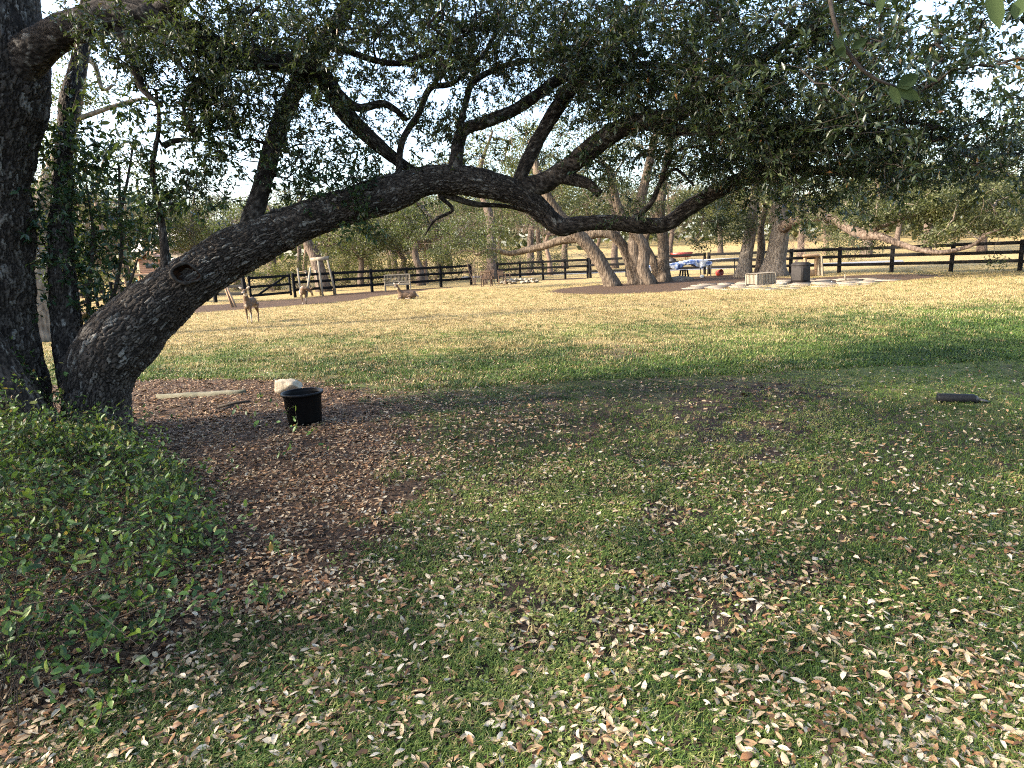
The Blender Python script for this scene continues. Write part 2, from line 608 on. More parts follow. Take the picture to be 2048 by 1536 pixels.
def make_ground():
    m, nt, b = mat('ground', 0.95, 0.15)
    P = coords(nt)
    n_big = noise(nt, 0.55, 5, 0.62, P)
    n_mid = noise(nt, 3.2, 5, 0.65, P)
    n_fin = noise(nt, 38, 4, 0.7, P)
    n_fin2 = noise(nt, 130, 3, 0.7, P)
    green = ramp(nt, [(0.25, (0.045, 0.060, 0.018)), (0.5, (0.085, 0.105, 0.030)), (0.75, (0.14, 0.145, 0.05))],
                 math_n(nt, 'ADD', math_n(nt, 'MULTIPLY', n_fin, 0.65), math_n(nt, 'MULTIPLY', n_fin2, 0.35)))
    dry = ramp(nt, [(0.25, (0.140, 0.098, 0.038)), (0.5, (0.285, 0.208, 0.090)), (0.75, (0.40, 0.305, 0.145))],
               math_n(nt, 'ADD', math_n(nt, 'MULTIPLY', n_fin, 0.6), math_n(nt, 'MULTIPLY', n_mid, 0.4)))
    mulch = ramp(nt, [(0.25, (0.016, 0.010, 0.006)), (0.5, (0.062, 0.038, 0.024)), (0.72, (0.16, 0.105, 0.065))],
                 math_n(nt, 'ADD', math_n(nt, 'MULTIPLY', n_fin, 0.7), math_n(nt, 'MULTIPLY', n_fin2, 0.3)))
    soil = ramp(nt, [(0.3, (0.018, 0.012, 0.009)), (0.7, (0.06, 0.042, 0.030))], n_fin)
    def mask(name, noise_amt=0.9, sharp=0.14):
        s = math_n(nt, 'ADD', attr(nt, name), math_n(nt, 'MULTIPLY', math_n(nt, 'ADD', math_n(nt, 'MULTIPLY', math_n(nt, 'ADD', n_mid, n_big), 0.5), -0.5), noise_amt))
        return ramp(nt, [(0.5 - sharp, (0, 0, 0)), (0.5 + sharp, (1, 1, 1))], s).outputs[0]
    c = mixc(nt, mask('dry', 1.5, 0.25), green.outputs[0], dry.outputs[0])
    c = mixc(nt, mask('soil', 1.5, 0.2), c, soil.outputs[0])
    c = mixc(nt, mask('mulch', 1.3, 0.2), c, mulch.outputs[0])
    nt.links.new(c, b.inputs['Base Color'])
    bump(nt, b, math_n(nt, 'ADD', n_fin, n_fin2), 0.7, 0.03)
    return m


M['ground'] = make_ground()


def make_grass():
    m, nt, b = mat('grass', 0.6, 0.3)
    t = attr(nt, 'tint', 'Fac', True)
    d = attr(nt, 'dry', 'Fac', True)
    g = ramp(nt, [(0.0, (0.017, 0.034, 0.007)), (0.45, (0.048, 0.090, 0.013)), (0.8, (0.11, 0.16, 0.027)), (1.0, (0.18, 0.20, 0.055))], t)
    y = ramp(nt, [(0.0, (0.20, 0.15, 0.06)), (1.0, (0.42, 0.335, 0.165))], t)
    c = mixc(nt, d, g.outputs[0], y.outputs[0])
    nt.links.new(c, b.inputs['Base Color'])
    tr = nt.nodes.new('ShaderNodeBsdfTranslucent')
    nt.links.new(c, tr.inputs['Color'])
    ms = nt.nodes.new('ShaderNodeMixShader')
    ms.inputs[0].default_value = 0.3
    nt.links.new(b.outputs[0], ms.inputs[1])
    nt.links.new(tr.outputs[0], ms.inputs[2])
    nt.links.new(ms.outputs[0], nt.nodes['Material Output'].inputs['Surface'])
    return m


M['grass'] = make_grass()
# ---------------------------------------------------------------- ground
def seg_d(x, y, a, b):
    ax, ay, bx, by = a[0], a[1], b[0], b[1]
    t = np.clip(((x - ax) * (bx - ax) + (y - ay) * (by - ay)) / ((bx - ax) ** 2 + (by - ay) ** 2), 0, 1)
    return np.hypot(x - ax - t * (bx - ax), y - ay - t * (by - ay))


MULCH_Y = [-2.0, 1.0, 2.1, 2.6, 3.1, 4.2, 6.0, 8.0, 9.1, 9.9]
MULCH_X = [-2.6, -2.4, -1.75, -1.2, -0.85, -0.75, -0.95, -1.7, -2.9, -5.5]


def mulch_near(x, y):
    e = np.interp(y, MULCH_Y, MULCH_X) - x
    return sstep(-1.1, 1.0, e) * (1 - sstep(9.0, 11.0, y)) * sstep(-14, -7, x)


BEDS = [((5.8, 28.6), (9.4, 29.6), 4.0, 0.8), ((-16, 27.5), (-9.6, 30.8), 3.0, 0.5), ((-9.6, 31), (-6.8, 36.5), 2.3, 0.5), ((13.4, 26.4), (15.8, 27.6), 2.4, 0.6),
        ((10, 34.5), (15, 35.0), 2.2, 0.5), ((-26, 27), (-17, 30), 2.2, 0.5), ((-9, 36.6), (-4, 38.2), .9, .3), ((1.5, 43.5), (4.5, 42.5), 1.0, .3)]



def masks(x, y):
    far = np.zeros_like(x)
    for a, b, w, s in BEDS:
        far = np.maximum(far, 1 - sstep(w - s, w + s, seg_d(x, y, a, b)))
    mu = np.maximum(mulch_near(x, y), far)
    P = np.stack([x * 0.35, y * 0.35, x * 0], 1)
    n = fbm(P, 3, 11)
    dry = np.interp(y, [0, 5, 8, 10, 13, 16, 20, 26, 40, 60], [0.24, 0.24, 0.24, 0.34, 0.54, 0.78, 0.92, 0.88, 0.92, 1.0])
    dry = dry - 0.16 * sstep(2, 7, x) * (1 - sstep(11, 16, y)) + 0.10 * sstep(-4, -9, x) * sstep(9, 14, y)
    dry = dry + (0.30 - 0.12 * sstep(14, 22, y)) * n * sstep(4, 10, y)
    out = sstep(0, 1.5, (x - 21) * 0.81 + (y - 27) * 0.57) * sstep(10, 16, x)       # the pasture beyond the black fence
    dry = np.maximum(dry, out * 1.05)
    soil = np.interp(y, [0, 2.4, 3.4, 4.5, 6, 9, 10.5, 12], [0.50, 0.42, 0.32, 0.30, 0.40, 0.44, 0.36, 0.12])
    soil = soil - 0.25 * sstep(1.5, 4, x) + 0.3 * n * sstep(3, 6, y)
    return np.clip(mu, 0, 1), np.clip(dry, 0, 1.2), np.clip(soil, 0, 1)


def build_ground():
    xs = np.concatenate([-np.geomspace(8, 260, 60)[::-1], np.linspace(-7.9, 7.9, 159), np.geomspace(8, 260, 60)])
    ys = np.concatenate([-np.geomspace(1, 90, 14)[::-1], np.linspace(-0.6, 12, 150), np.geomspace(12.2, 420, 110)])
    X, Y = np.meshgrid(xs, ys)
    x, y = X.ravel(), Y.ravel()
    V = np.stack([x, y, gz(x, y)], 1)
    nx, ny = len(xs), len(ys)
    i = np.arange(ny - 1)[:, None] * nx
    j = np.arange(nx - 1)[None]
    F = np.stack([i + j, i + j + 1, i + nx + j + 1, i + nx + j], -1).reshape(-1, 4)
    mu, dr, so = masks(x, y)
    so = np.maximum(so, 0.80 * (1 - sstep(6.0, 10.5, y)) * (1 - 0.35 * sstep(2, 5, x)))       # bare earth near the oaks; its dark tone paints shade between the tufts
    b = MB().add(V, F, 0.5, mulch=mu, dry=dr, soil=so)
    o = obj('ground', b, M['ground'], None, True)
    tag(o, kind='structure')
    return o


build_ground()


def sheet(name, pts, m, lift):
    """flat strip lying on the ground through left/right edge points"""
    V = []
    for l, r in pts:
        for p in (l, r):
            V.append((p[0], p[1], g0(*p) + lift))
    n = len(pts)
    F = [[2 * k, 2 * k + 1, 2 * k + 3, 2 * k + 2] for k in range(n - 1)]
    o = obj(name, MB().add(V, np.array(F)), m)
    tag(o, kind='structure')
    return o


sheet('road', [((-4, 55.5), (-4, 60.0)), ((4, 53.0), (5, 57.5)), ((9, 50.3), (11, 54.5)), ((16, 47.5), (18, 51.0)), ((27, 44), (29, 47.5))][::1], M['road'], 0.012)


# ---------------------------------------------------------------- grass: stuff, tufts instanced over the lawn
def tuft_mesh(name, nb, rad, h, w, seed):
    r = np.random.default_rng(seed)
    b = MB()
    for k in range(nb):
        a = r.uniform(0, 6.283)
        p = np.array([math.cos(r.uniform(0, 6.283)), math.sin(r.uniform(0, 6.283)), 0]) * rad * math.sqrt(r.uniform())
        d = np.array([math.cos(a), math.sin(a), 0])
        s = np.array([-d[1], d[0], 0]) * w / 2 * r.uniform(0.7, 1.3)
        hh = h * r.uniform(0.5, 1.2)
        lean = r.uniform(0.3, 1.3)
        m1 = p + d * hh * 0.35 * lean + np.array([0, 0, hh * 0.62])
        t = p + d * hh * lean + np.array([0, 0, hh * r.uniform(0.55, 1.0)])
        b.add([p - s, p + s, m1 - s * .8, m1 + s * .8, t], [np.array([[0, 1, 3, 2]]), np.array([[2, 3, 4]])], r.uniform())
    me = b.mesh(name)
    me.materials.append(M['grass'])
    return bpy.data.objects.new(name, me)          # only a source for the instances, never linked


def clover_mesh(name, nb, rad, h, s, seed):
    r = np.random.default_rng(seed)
    b = MB()
    for k in range(nb):
        a = r.uniform(0, 6.283)
        q = rad * math.sqrt(r.uniform())
        c = np.array([q * math.cos(a), q * math.sin(a), h * r.uniform(0.4, 1.1)])
        u = unit(np.array([r.normal(), r.normal(), 0.35 * r.normal()]))
        n = unit(np.array([0.5 * r.normal(), 0.5 * r.normal(), 1.2]))
        v = np.cross(n, u)
        z = s * r.uniform(0.6, 1.3)
        b.add([c - u * z, c + v * z * .55 - u * z * .2, c + v * z * .5 + u * z * .5, c + u * z, c - v * z * .5 + u * z * .5, c - v * z * .55 - u * z * .2], np.array([[0, 1, 2, 3, 4, 5]]), r.uniform())
    me = b.mesh(name)
    me.materials.append(M['grass'])
    return bpy.data.objects.new(name, me)


def scatter(name, P, rot, scl, tint, dry, src, kind='stuff'):
    """one object: a vertex per tuft, geometry nodes put the tuft there"""
    me = bpy.data.meshes.new(name)
    me.vertices.add(len(P))
    me.vertices.foreach_set('co', P.astype(np.float32).ravel())
    for nm, a in (('rz', rot), ('sc', scl), ('tint', tint), ('dry', dry)):
        at_ = me.attributes.new(nm, 'FLOAT', 'POINT')
        at_.data.foreach_set('value', a.astype(np.float32))
    o = bpy.data.objects.new(name, me)
    COL.objects.link(o)
    g = bpy.data.node_groups.new(name, 'GeometryNodeTree')
    g.interface.new_socket('Geometry', in_out='INPUT', socket_type='NodeSocketGeometry')
    g.interface.new_socket('Geometry', in_out='OUTPUT', socket_type='NodeSocketGeometry')
    gi, go = g.nodes.new('NodeGroupInput'), g.nodes.new('NodeGroupOutput')
    oi = g.nodes.new('GeometryNodeObjectInfo')
    oi.inputs['Object'].default_value = src
    oi.inputs['As Instance'].default_value = True
    ip = g.nodes.new('GeometryNodeInstanceOnPoints')
    def named(n_):
        a = g.nodes.new('GeometryNodeInputNamedAttribute')
        a.data_type = 'FLOAT'
        a.inputs['Name'].default_value = n_
        return a.outputs['Attribute']
    cx = g.nodes.new('ShaderNodeCombineXYZ')
    g.links.new(named('rz'), cx.inputs['Z'])
    er = g.nodes.new('FunctionNodeEulerToRotation')
    g.links.new(cx.outputs[0], er.inputs[0])
    g.links.new(gi.outputs[0], ip.inputs['Points'])
    g.links.new(oi.outputs['Geometry'], ip.inputs['Instance'])
    g.links.new(er.outputs[0], ip.inputs['Rotation'])
    g.links.new(named('sc'), ip.inputs['Scale'])
    g.links.new(ip.outputs[0], go.inputs[0])
    md = o.modifiers.new('scatter', 'NODES')
    md.node_group = g
    tag(o, kind=kind)
    return o


def wedge_points(n, y0, y1, spread=0.95, x_pad=0.8):
    """random ground points in the part of the lawn the camera looks over, denser near"""
    y = np.exp(rng.uniform(math.log(y0), math.log(y1), n))
    w = y * spread * 0.92 + x_pad
    x = rng.uniform(-1, 1, n) * w
    return x, y


def lawn():
    for name, src, n, y0, y1, sc0, hh in (
            ('grass', tuft_mesh('tuft', 11, 0.045, 0.028, 0.0036, 1), 75000, 1.4, 11, 1.0, 0),
            ('grass', tuft_mesh('tuft', 9, 0.10, 0.05, 0.010, 2), 60000, 8, 34, 1.0, 0),
            ('ground_cover', clover_mesh('clover', 9, 0.045, 0.020, 0.0075, 3), 42000, 1.4, 8.5, 1.0, 0)):
        x, y = wedge_points(n, y0, y1)
        mu, dr, so = masks(x, y)
        nn = fbm(np.stack([x * 1.1, y * 1.1, x * 0], 1), 4, 31)
        n2 = fbm(np.stack([x * 5, y * 5, x * 0], 1), 2, 37)
        keep = (1 - sstep(0.35, 0.75, mu + 0.35 * n2)) * (1 - 0.85 * sstep(0.42, 0.62, so + 0.5 * nn + 0.25 * n2))
        if name == 'ground_cover':
            keep = keep * sstep(-0.1, 0.25, nn + 0.3 * n2) * (1 - 0.5 * sstep(2, 4, x))
        k = rng.uniform(size=n) < keep
        x, y, dr, nn = x[k], y[k], dr[k], nn[k]
        m_ = len(x)
        d = sstep(0.42, 0.72, dr + 0.35 * nn + 0.28 * rng.normal(size=m_))
        tint = np.clip(0.42 + 0.5 * fbm(np.stack([x * .7, y * .7, x * 0 + 3], 1), 3, 41) + 0.22 * rng.normal(size=m_), 0, 1)
        if name == 'ground_cover':
            d = d * 0.15
            tint = np.clip(tint + 0.22, 0, 1)
        P = np.stack([x, y, gz(x, y) - 0.002], 1)
        scatter(name, P, rng.uniform(0, 6.28, m_), rng.uniform(0.65, 1.25, m_) * (1 + 0.25 * nn), tint, d, src)


lawn()


# ---------------------------------------------------------------- fallen leaves
def leaf8(P, d, s, n, L, W, curl, fold):
    """leaf blades of 8 triangles: P base points, d/s/n frames"""
    L, W, curl, fold = L[:, None], W[:, None], curl[:, None], fold[:, None]
    m1, m2, tip = P + d * L * .33 - n * curl * L * .10, P + d * L * .7 - n * curl * L * .10, P + d * L
    w1, w2 = s * W * .48, s * W * .42
    u1, u2 = n * fold * W * .5, n * fold * W * .45
    V = np.stack([P, m1 + w1 + u1, m1, m1 - w1 + u1, m2 + w2 + u2, m2, m2 - w2 + u2, tip], 1)
    base = np.array([[0, 1, 2, 2], [0, 2, 3, 3]])
    t3 = np.array([[0, 2, 1], [0, 3, 2], [4, 5, 7], [5, 6, 7]])
    q4 = np.array([[1, 2, 5, 4], [2, 3, 6, 5]])
    k = (np.arange(len(P)) * 8)[:, None, None]
    return V.reshape(-1, 3), [(t3[None] + k).reshape(-1, 3), (q4[None] + k).reshape(-1, 4)]


def frames(n, tilt=0.3):
    a = rng.uniform(0, 6.283, n)
    d = np.stack([np.cos(a), np.sin(a), rng.normal(0, tilt * .6, n)], 1)
    d = unit(d)
    up = unit(np.stack([rng.normal(0, tilt, n), rng.normal(0, tilt, n), np.ones(n)], 1))
    s = unit(np.cross(up, d))
    nn = np.cross(d, s)
    return d, s, nn


def litter():
    n = 150000
    x, y = wedge_points(n, 1.3, 12.5)
    xe = rng.uniform(-8.5, 0.5, 60000)
    ye = rng.uniform(4.5, 10.5, 60000)
    x, y = np.concatenate([x, xe]), np.concatenate([y, ye])
    n = len(x)
    mu, dr, so = masks(x, y)
    nn = fbm(np.stack([x * .9, y * .9, x * 0], 1), 3, 51)
    n2 = fbm(np.stack([x * 3.5, y * 3.5, x * 0], 1), 2, 53)
    dens = np.interp(y, [1.3, 2.2, 3.2, 4.5, 6.5, 9, 12.5], [0.74, 0.68, 0.58, 0.46, 0.33, 0.24, 0.06]) * (1 - 0.6 * sstep(0.8, 3.5, x - 0.2 * y + 0.6))
    dens = np.maximum(dens * np.clip(0.66 + 0.5 * nn + 0.6 * n2, 0.10, 1), mu * np.clip(0.62 + 0.8 * n2, 0.15, 1) * (1 - 0.3 * sstep(7, 10, y)))
    k = rng.uniform(size=n) < dens
    x, y, mu = x[k], y[k], mu[k]
    n = len(x)
    d, s, nm = frames(n, 0.34)
    L = rng.uniform(0.022, 0.055, n) * (1 - 0.12 * mu)
    W = L * rng.uniform(0.32, 0.48, n)
    P = np.stack([x, y, gz(x, y) + 0.008 + rng.uniform(-0.004, 0.016, n)], 1) - d * (L / 2)[:, None]
    tint = np.clip(rng.normal(0.70, 0.20, n) - 0.16 * mu - 0.05 * rng.uniform(0, 1, n) * sstep(3, 6, y), 0, 1)
    o_ = rng.uniform(size=n) < 0.22
    tint[o_] = rng.uniform(0.08, 0.46, o_.sum())
    tint = np.clip(tint - 0.10 * sstep(5, 8, y) * rng.uniform(0, 2, n), 0, 1)
    P[:, 2] = np.maximum(P[:, 2], gz(P[:, 0], P[:, 1]) + 0.004)
    curl, fold = rng.normal(0.6, 1.5, n), rng.uniform(-0.5, 0.7, n)
    dist = np.hypot(x, y)
    order = np.argsort(dist + rng.uniform(0, 0.25, n))
    inframe = (y > 1.92) & (np.abs(x) < 0.78 * y)
    order = [q for q in order if inframe[q]]
    near = np.array(order[:300])
    rest = np.setdiff1d(np.arange(n), near)
    V, F = leaf8(P[rest], d[rest], s[rest], nm[rest], L[rest], W[rest], curl[rest], fold[rest])
    b = MB()
    b.add(V, F[0], np.repeat(tint[rest], 4))
    fq = F[1]
    b.f.append(fq)
    b.fat.append(np.repeat(tint[rest], 2))
    o = obj('leaf_litter', b, M['litter'])
    tag(o, kind='stuff')
    # the leaves nearest the camera, one object each, sharing twelve blade meshes
    kinds = []
    for q in range(12):
        one = np.array([[0, 0, 0.0]])
        V, F = leaf8(one - [[0.5, 0, 0]], np.array([[1., 0, 0]]), np.array([[0, 1., 0]]), np.array([[0, 0, 1.]]), np.array([1.0]), np.array([0.36 + 0.012 * (q % 4) * 2]), np.array([0.9 - 0.45 * (q % 3)]), np.array([0.35 - 0.2 * (q % 4)]))
        t = [0.30, 0.42, 0.62, 0.74, 0.82, 0.93][q // 2]
        me = MB().add(V, F, t).mesh('fallen_leaf')
        me.materials.append(M['litter'])
        kinds.append(me)
    words = {0: ('dry orange brown oak leaf lying in the near grass', 'orange brown fallen leaves'),
             1: ('dry dull tan oak leaf lying in the near grass', 'tan fallen leaves'),
             2: ('dry pale grey beige oak leaf lying in the near grass', 'pale fallen leaves')}
    for q in near:
        t = int(np.clip(np.searchsorted([0.36, 0.5, 0.66, 0.77, 0.88], tint[q]), 0, 5))
        o = bpy.data.objects.new('fallen_leaf', kinds[t * 2 + int(rng.integers(2))])
        COL.objects.link(o)
        mm = Matrix.Identity(4)
        c = P[q] + d[q] * L[q] / 2
        for i in range(3):
            mm[i][0], mm[i][1], mm[i][2], mm[i][3] = d[q][i] * L[q], s[q][i] * L[q], nm[q][i] * L[q], c[i]
        o.matrix_world = mm
        lab, grp = words[t // 2]
        tag(o, lab, 'leaf', grp)
    # bark chips and broken leaf bits in the bare bed round the oaks
    n = 110000
    x, y = wedge_points(n, 1.5, 11)
    mu, dr, so = masks(x, y)
    n2 = fbm(np.stack([x * 2, y * 2, x * 0], 1), 3, 63)
    k = rng.uniform(size=n) < np.maximum(mu * 0.9, 0.35 * sstep(0.35, 0.6, so + 0.5 * n2))
    x, y = x[k], y[k]
    n = len(x)
    d, s, nm = frames(n, 0.35)
    L = (rng.uniform(0.012, 0.050, n) * (1 + 0.5 * sstep(4, 8, y)))[:, None]
    W = L * rng.uniform(0.15, 0.5, n)[:, None]
    c = np.stack([x, y, gz(x, y) + rng.uniform(0.002, 0.016, n)], 1)
    V = np.stack([c - d * L / 2 - s * W / 2, c + d * L / 2 - s * W / 2, c + d * L / 2 + s * W / 2, c - d * L / 2 + s * W / 2], 1).reshape(-1, 3)
    o = obj('mulch_chips', MB().add(V, np.arange(n * 4).reshape(-1, 4), rng.uniform(0, 1, n) ** 1.3), M['chip'])
    tag(o, kind='stuff')


litter()
# ---------------------------------------------------------------- trees
def connect(nodes, node_r, clusters, wander=0.12, pts=6, sag=0.0, thick=0.005, power=0.5, first=0.0):
    """join every cluster centre to the nearest wood; returns list of (points, radii)"""
    NP = [np.asarray(nodes)]
    NR = list(node_r)
    owner = [np.full(len(nodes), -1)]
    pos = np.asarray(nodes)
    cl = np.asarray(clusters)
    d0 = np.array([np.min(np.linalg.norm(pos - c, axis=1)) for c in cl])
    own = np.full(len(pos), -1)
    rad = np.asarray(node_r, float)
    paths, parent, capr = [], [], []
    for ci in np.argsort(d0):
        c = cl[ci]
        dd = np.linalg.norm(pos - c, axis=1)
        k = int(np.argmin(dd + 0.25 * np.maximum(0, pos[:, 2] - c[2])))
        a = pos[k]
        L = dd[k]
        n = max(3, min(pts, int(L / 0.12) + 2)) if L < 2 else pts
        t = np.linspace(0, 1, n)[:, None]
        up = np.array([0, 0, 1.0])
        mid = (a + c) / 2 + up * L * (0.10 - sag) + rng.normal(0, wander * L, 3)
        p = (1 - t) ** 2 * a + 2 * t * (1 - t) * mid + t ** 2 * c
        p[1:-1] += rng.normal(0, 0.03 * L, (n - 2, 3))
        paths.append(p)
        parent.append(own[k])
        capr.append(rad[k])
        pos = np.vstack([pos, p[1:]])
        own = np.concatenate([own, np.full(n - 1, len(paths) - 1)])
        rad = np.concatenate([rad, np.full(n - 1, 1e9)])
    cnt = np.ones(len(paths))
    for i in range(len(paths) - 1, -1, -1):
        if parent[i] >= 0: cnt[parent[i]] += cnt[i]
    out = []
    for i, p in enumerate(paths):
        r0 = thick * cnt[i] ** power
        if capr[i] < 1e8: r0 = min(r0, capr[i] * 0.75)
        r1 = thick * max(1, cnt[i] * 0.35) ** power * 0.7
        out.append((p, np.linspace(r0, min(r1, r0), len(p))))
    return out


def twiglets(c, K, l0, l1, up=0.15):
    """K little shoots from each cluster centre: start, end"""
    n = len(c)
    d = rng.normal(0, 1, (n, K, 3))
    d[..., 2] = d[..., 2] * 0.75 + up
    d = unit(d)
    L = rng.uniform(l0, l1, (n, K, 1))
    a = np.repeat(c[:, None], K, 1) + rng.normal(0, 0.05, (n, K, 3))
    return a.reshape(-1, 3), (a + d * L).reshape(-1, 3)


def thin_tubes(b, A, B, r, tint=0.5, bend=0.08):
    """many three-sided shoots at once"""
    A, B = np.asarray(A), np.asarray(B)
    n = len(A)
    if n == 0: return
    d = unit(B - A)
    s = unit(np.cross(d, np.where(np.abs(d[:, 2:3]) > .9, [[1., 0, 0]], [[0, 0, 1.]])))
    t = np.cross(d, s)
    r = np.broadcast_to(np.asarray(r, float), (n,))[:, None]
    Mid = (A + B) / 2 + rng.normal(0, bend, (n, 3)) * np.linalg.norm(B - A, axis=1)[:, None]
    rows = []
    for q, (C, rr) in enumerate(((A, r), (Mid, r * .8), (B, r * .4))):
        for k in range(3):
            an = k * 2.0944
            rows.append(C + (s * math.cos(an) + t * math.sin(an)) * rr)
    V = np.stack(rows, 1).reshape(-1, 3)
    f = []
    for q in (0, 3):
        for k in range(3):
            f.append([q + k, q + (k + 1) % 3, q + 3 + (k + 1) % 3, q + 3 + k])
    F = (np.array(f)[None] + (np.arange(n) * 9)[:, None, None]).reshape(-1, 4)
    b.add(V, F, tint)


def leaves_on(A, B, M_, l0, l1, wr=0.36, spread=0.8, droop=0.15, t0=0.15):
    """leaf frames along shoots A->B: base, d, s, n, length, width"""
    n = len(A)
    t = rng.uniform(t0, 1.05, (n, M_, 1))
    ax = unit(B - A)[:, None]
    P = A[:, None] + (B - A)[:, None] * t
    d = ax * 0.6 + unit(rng.normal(0, 1, (n, M_, 3))) * spread
    d[..., 2] -= droop
    d = unit(d).reshape(-1, 3)
    P = P.reshape(-1, 3)
    up = np.stack([rng.normal(0, .6, len(P)), rng.normal(0, .6, len(P)), np.ones(len(P))], 1)
    s = unit(np.cross(up, d))
    nn = np.cross(d, s)
    L = rng.uniform(l0, l1, len(P))
    return P, d, s, nn, L, L * wr * rng.uniform(0.8, 1.2, len(P))


def rhombs(b, P, d, s, n, L, W, tint, fold=0.25):
    L, W = L[:, None], W[:, None]
    V = np.stack([P, P + d * L * .45 + s * W / 2 + n * W * fold, P + d * L, P + d * L * .45 - s * W / 2 + n * W * fold], 1).reshape(-1, 3)
    k = (np.arange(len(P)) * 4)[:, None]
    F = np.concatenate([np.array([[0, 2, 1]]) + k, np.array([[0, 3, 2]]) + k])
    b.add(V, F, np.concatenate([tint, tint]))


_leaf_cache = {}


def leaf_parts(parent, material, P, d, s, n, L, W, tint, lift=0):
    """single leaves as objects sharing blade meshes"""
    key = material.name
    if key not in _leaf_cache:
        ms = []
        for q in range(6):
            V, F = leaf8(np.array([[0, 0, 0.]]), np.array([[1., 0, 0]]), np.array([[0, 1., 0]]), np.array([[0, 0, 1.]]), np.array([1.]), np.array([1.0]), np.array([0.5 * (q % 3) - .2]), np.array([0.2 + .1 * (q % 2)]))
            me = MB().add(V, F, [0.12, 0.3, 0.48, 0.65, 0.82, 0.92][q]).mesh('leaf')
            me.materials.append(material)
            ms.append(me)
        _leaf_cache[key] = ms
    ms = _leaf_cache[key]
    org = np.array(parent.location)
    for q in range(len(P)):
        o = bpy.data.objects.new('leaf', ms[int(np.clip(tint[q] * 6, 0, 5))])
        COL.objects.link(o)
        o.parent = parent
        mm = Matrix.Identity(4)
        for i in range(3):
            mm[i][0], mm[i][1], mm[i][2], mm[i][3] = d[q][i] * L[q], s[q][i] * W[q], n[q][i] * L[q], P[q][i] - org[i]
        o.matrix_local = mm


def in_view(P, pad=0.0):
    dv = P - np.array([0, 0, CAMZ])
    z = dv @ _F
    x = dv @ _RT / np.maximum(z, 1e-6) * FOC
    y = dv @ _UP / np.maximum(z, 1e-6) * FOC
    return (z > 0.3) & (np.abs(x) < 1024 - pad) & (np.abs(y) < 768 - pad), z


def blobs_px(rows):
    o = []
    for u, v, Y, ru, rv, ry, n in rows:
        c = at(u, v, Y)
        q = rng.normal(0, 0.62, (n, 3))
        k = Y / FOC
        o.append(c + q * np.array([ru * k, ry, rv * k]))
    return np.vstack(o)


def blobs(rows):
    o = []
    for c, r, n in rows:
        q = unit(rng.normal(0, 1, (n, 3))) * rng.uniform(0.25, 1, (n, 1)) ** (1 / 2.2)
        o.append(np.array(c) + q * np.array(r))
    return np.vstack(o)


def near_leaves(root, clusters, K, Mn, material, crown_name='crown', l=(0.034, 0.062), shoot=(0.16, 0.42), wr=0.36, single=0, tw=0.0022, tshift=0.0, wood='twigs'):
    A, B = twiglets(clusters, K, *shoot)
    bt = MB()
    thin_tubes(bt, A, B, tw * rng.uniform(0.7, 1.5, len(A)))
    P, d, s, n, L, W = leaves_on(A, B, Mn, *l, wr=wr)
    cl_t = np.repeat(rng.normal(0, .12, len(clusters)), K * Mn)
    tint = np.clip(rng.normal(0.42 + tshift, 0.2, len(P)) + cl_t, 0, 0.93)
    rare = rng.uniform(size=len(P)) < 0.012
    tint[rare] = rng.uniform(.95, 1, rare.sum())
    keep = P[:, 2] > 0.05
    idx = np.nonzero(keep)[0]
    if single:
        iv, z = in_view(P[idx])
        cand = idx[iv]
        near = cand[np.argsort((L * 1.0)[cand] * -1 / z[iv])][:single]
        leaf_parts(root, material, P[near], d[near], s[near], n[near], L[near], W[near], tint[near])
        idx = np.setdiff1d(idx, near)
    b = MB()
    rhombs(b, P[idx], d[idx], s[idx], n[idx], L[idx], W[idx], tint[idx])
    o = obj(crown_name, b, material, root)
    if single: o['kind'] = 'stuff'
    obj(wood, bt, M['twig'], root, kind='stuff')
    return o


def limb_nodes(paths, skip=0):
    return np.vstack([p[skip:, :3] for p in paths]), np.concatenate([p[skip:, 3] for p in paths])


def wood(b, paths, sides=5, jit=0.0):
    for p, r in paths:
        b.tube(p, r, 4 if r[0] < 0.02 else sides + 1, cap=False)


# ---- the leaning oak
LEAN = [(190, 905, 6.15, 172), (188, 862, 6.18, 142), (192, 805, 6.2, 134), (203, 748, 6.25, 142), (232, 695, 6.3, 152), (280, 645, 6.38, 138), (330, 600, 6.45, 120),
        (380, 562, 6.5, 108), (440, 520, 6.6, 104), (500, 490, 6.65, 100), (540, 470, 6.7, 92), (600, 445, 6.75, 80), (660, 425, 6.85, 74), (720, 406, 6.9, 75), (780, 388, 6.95, 74),
        (845, 362, 7.0, 62), (910, 358, 7.05, 60), (1000, 375, 7.1, 58), (1050, 396, 7.15, 52), (1085, 425, 7.2, 45), (1120, 452, 7.2, 40), (1160, 448, 7.2, 32), (1220, 445, 7.2, 31),
        (1290, 452, 7.2, 32), (1335, 447, 7.2, 33), (1375, 418, 7.15, 33), (1420, 390, 7.1, 32), (1470, 365, 7.0, 33), (1520, 345, 6.9, 27), (1580, 337, 6.8, 21), (1680, 345, 6.6, 15), (1800, 352, 6.4, 11), (1950, 347, 6.2, 7)]
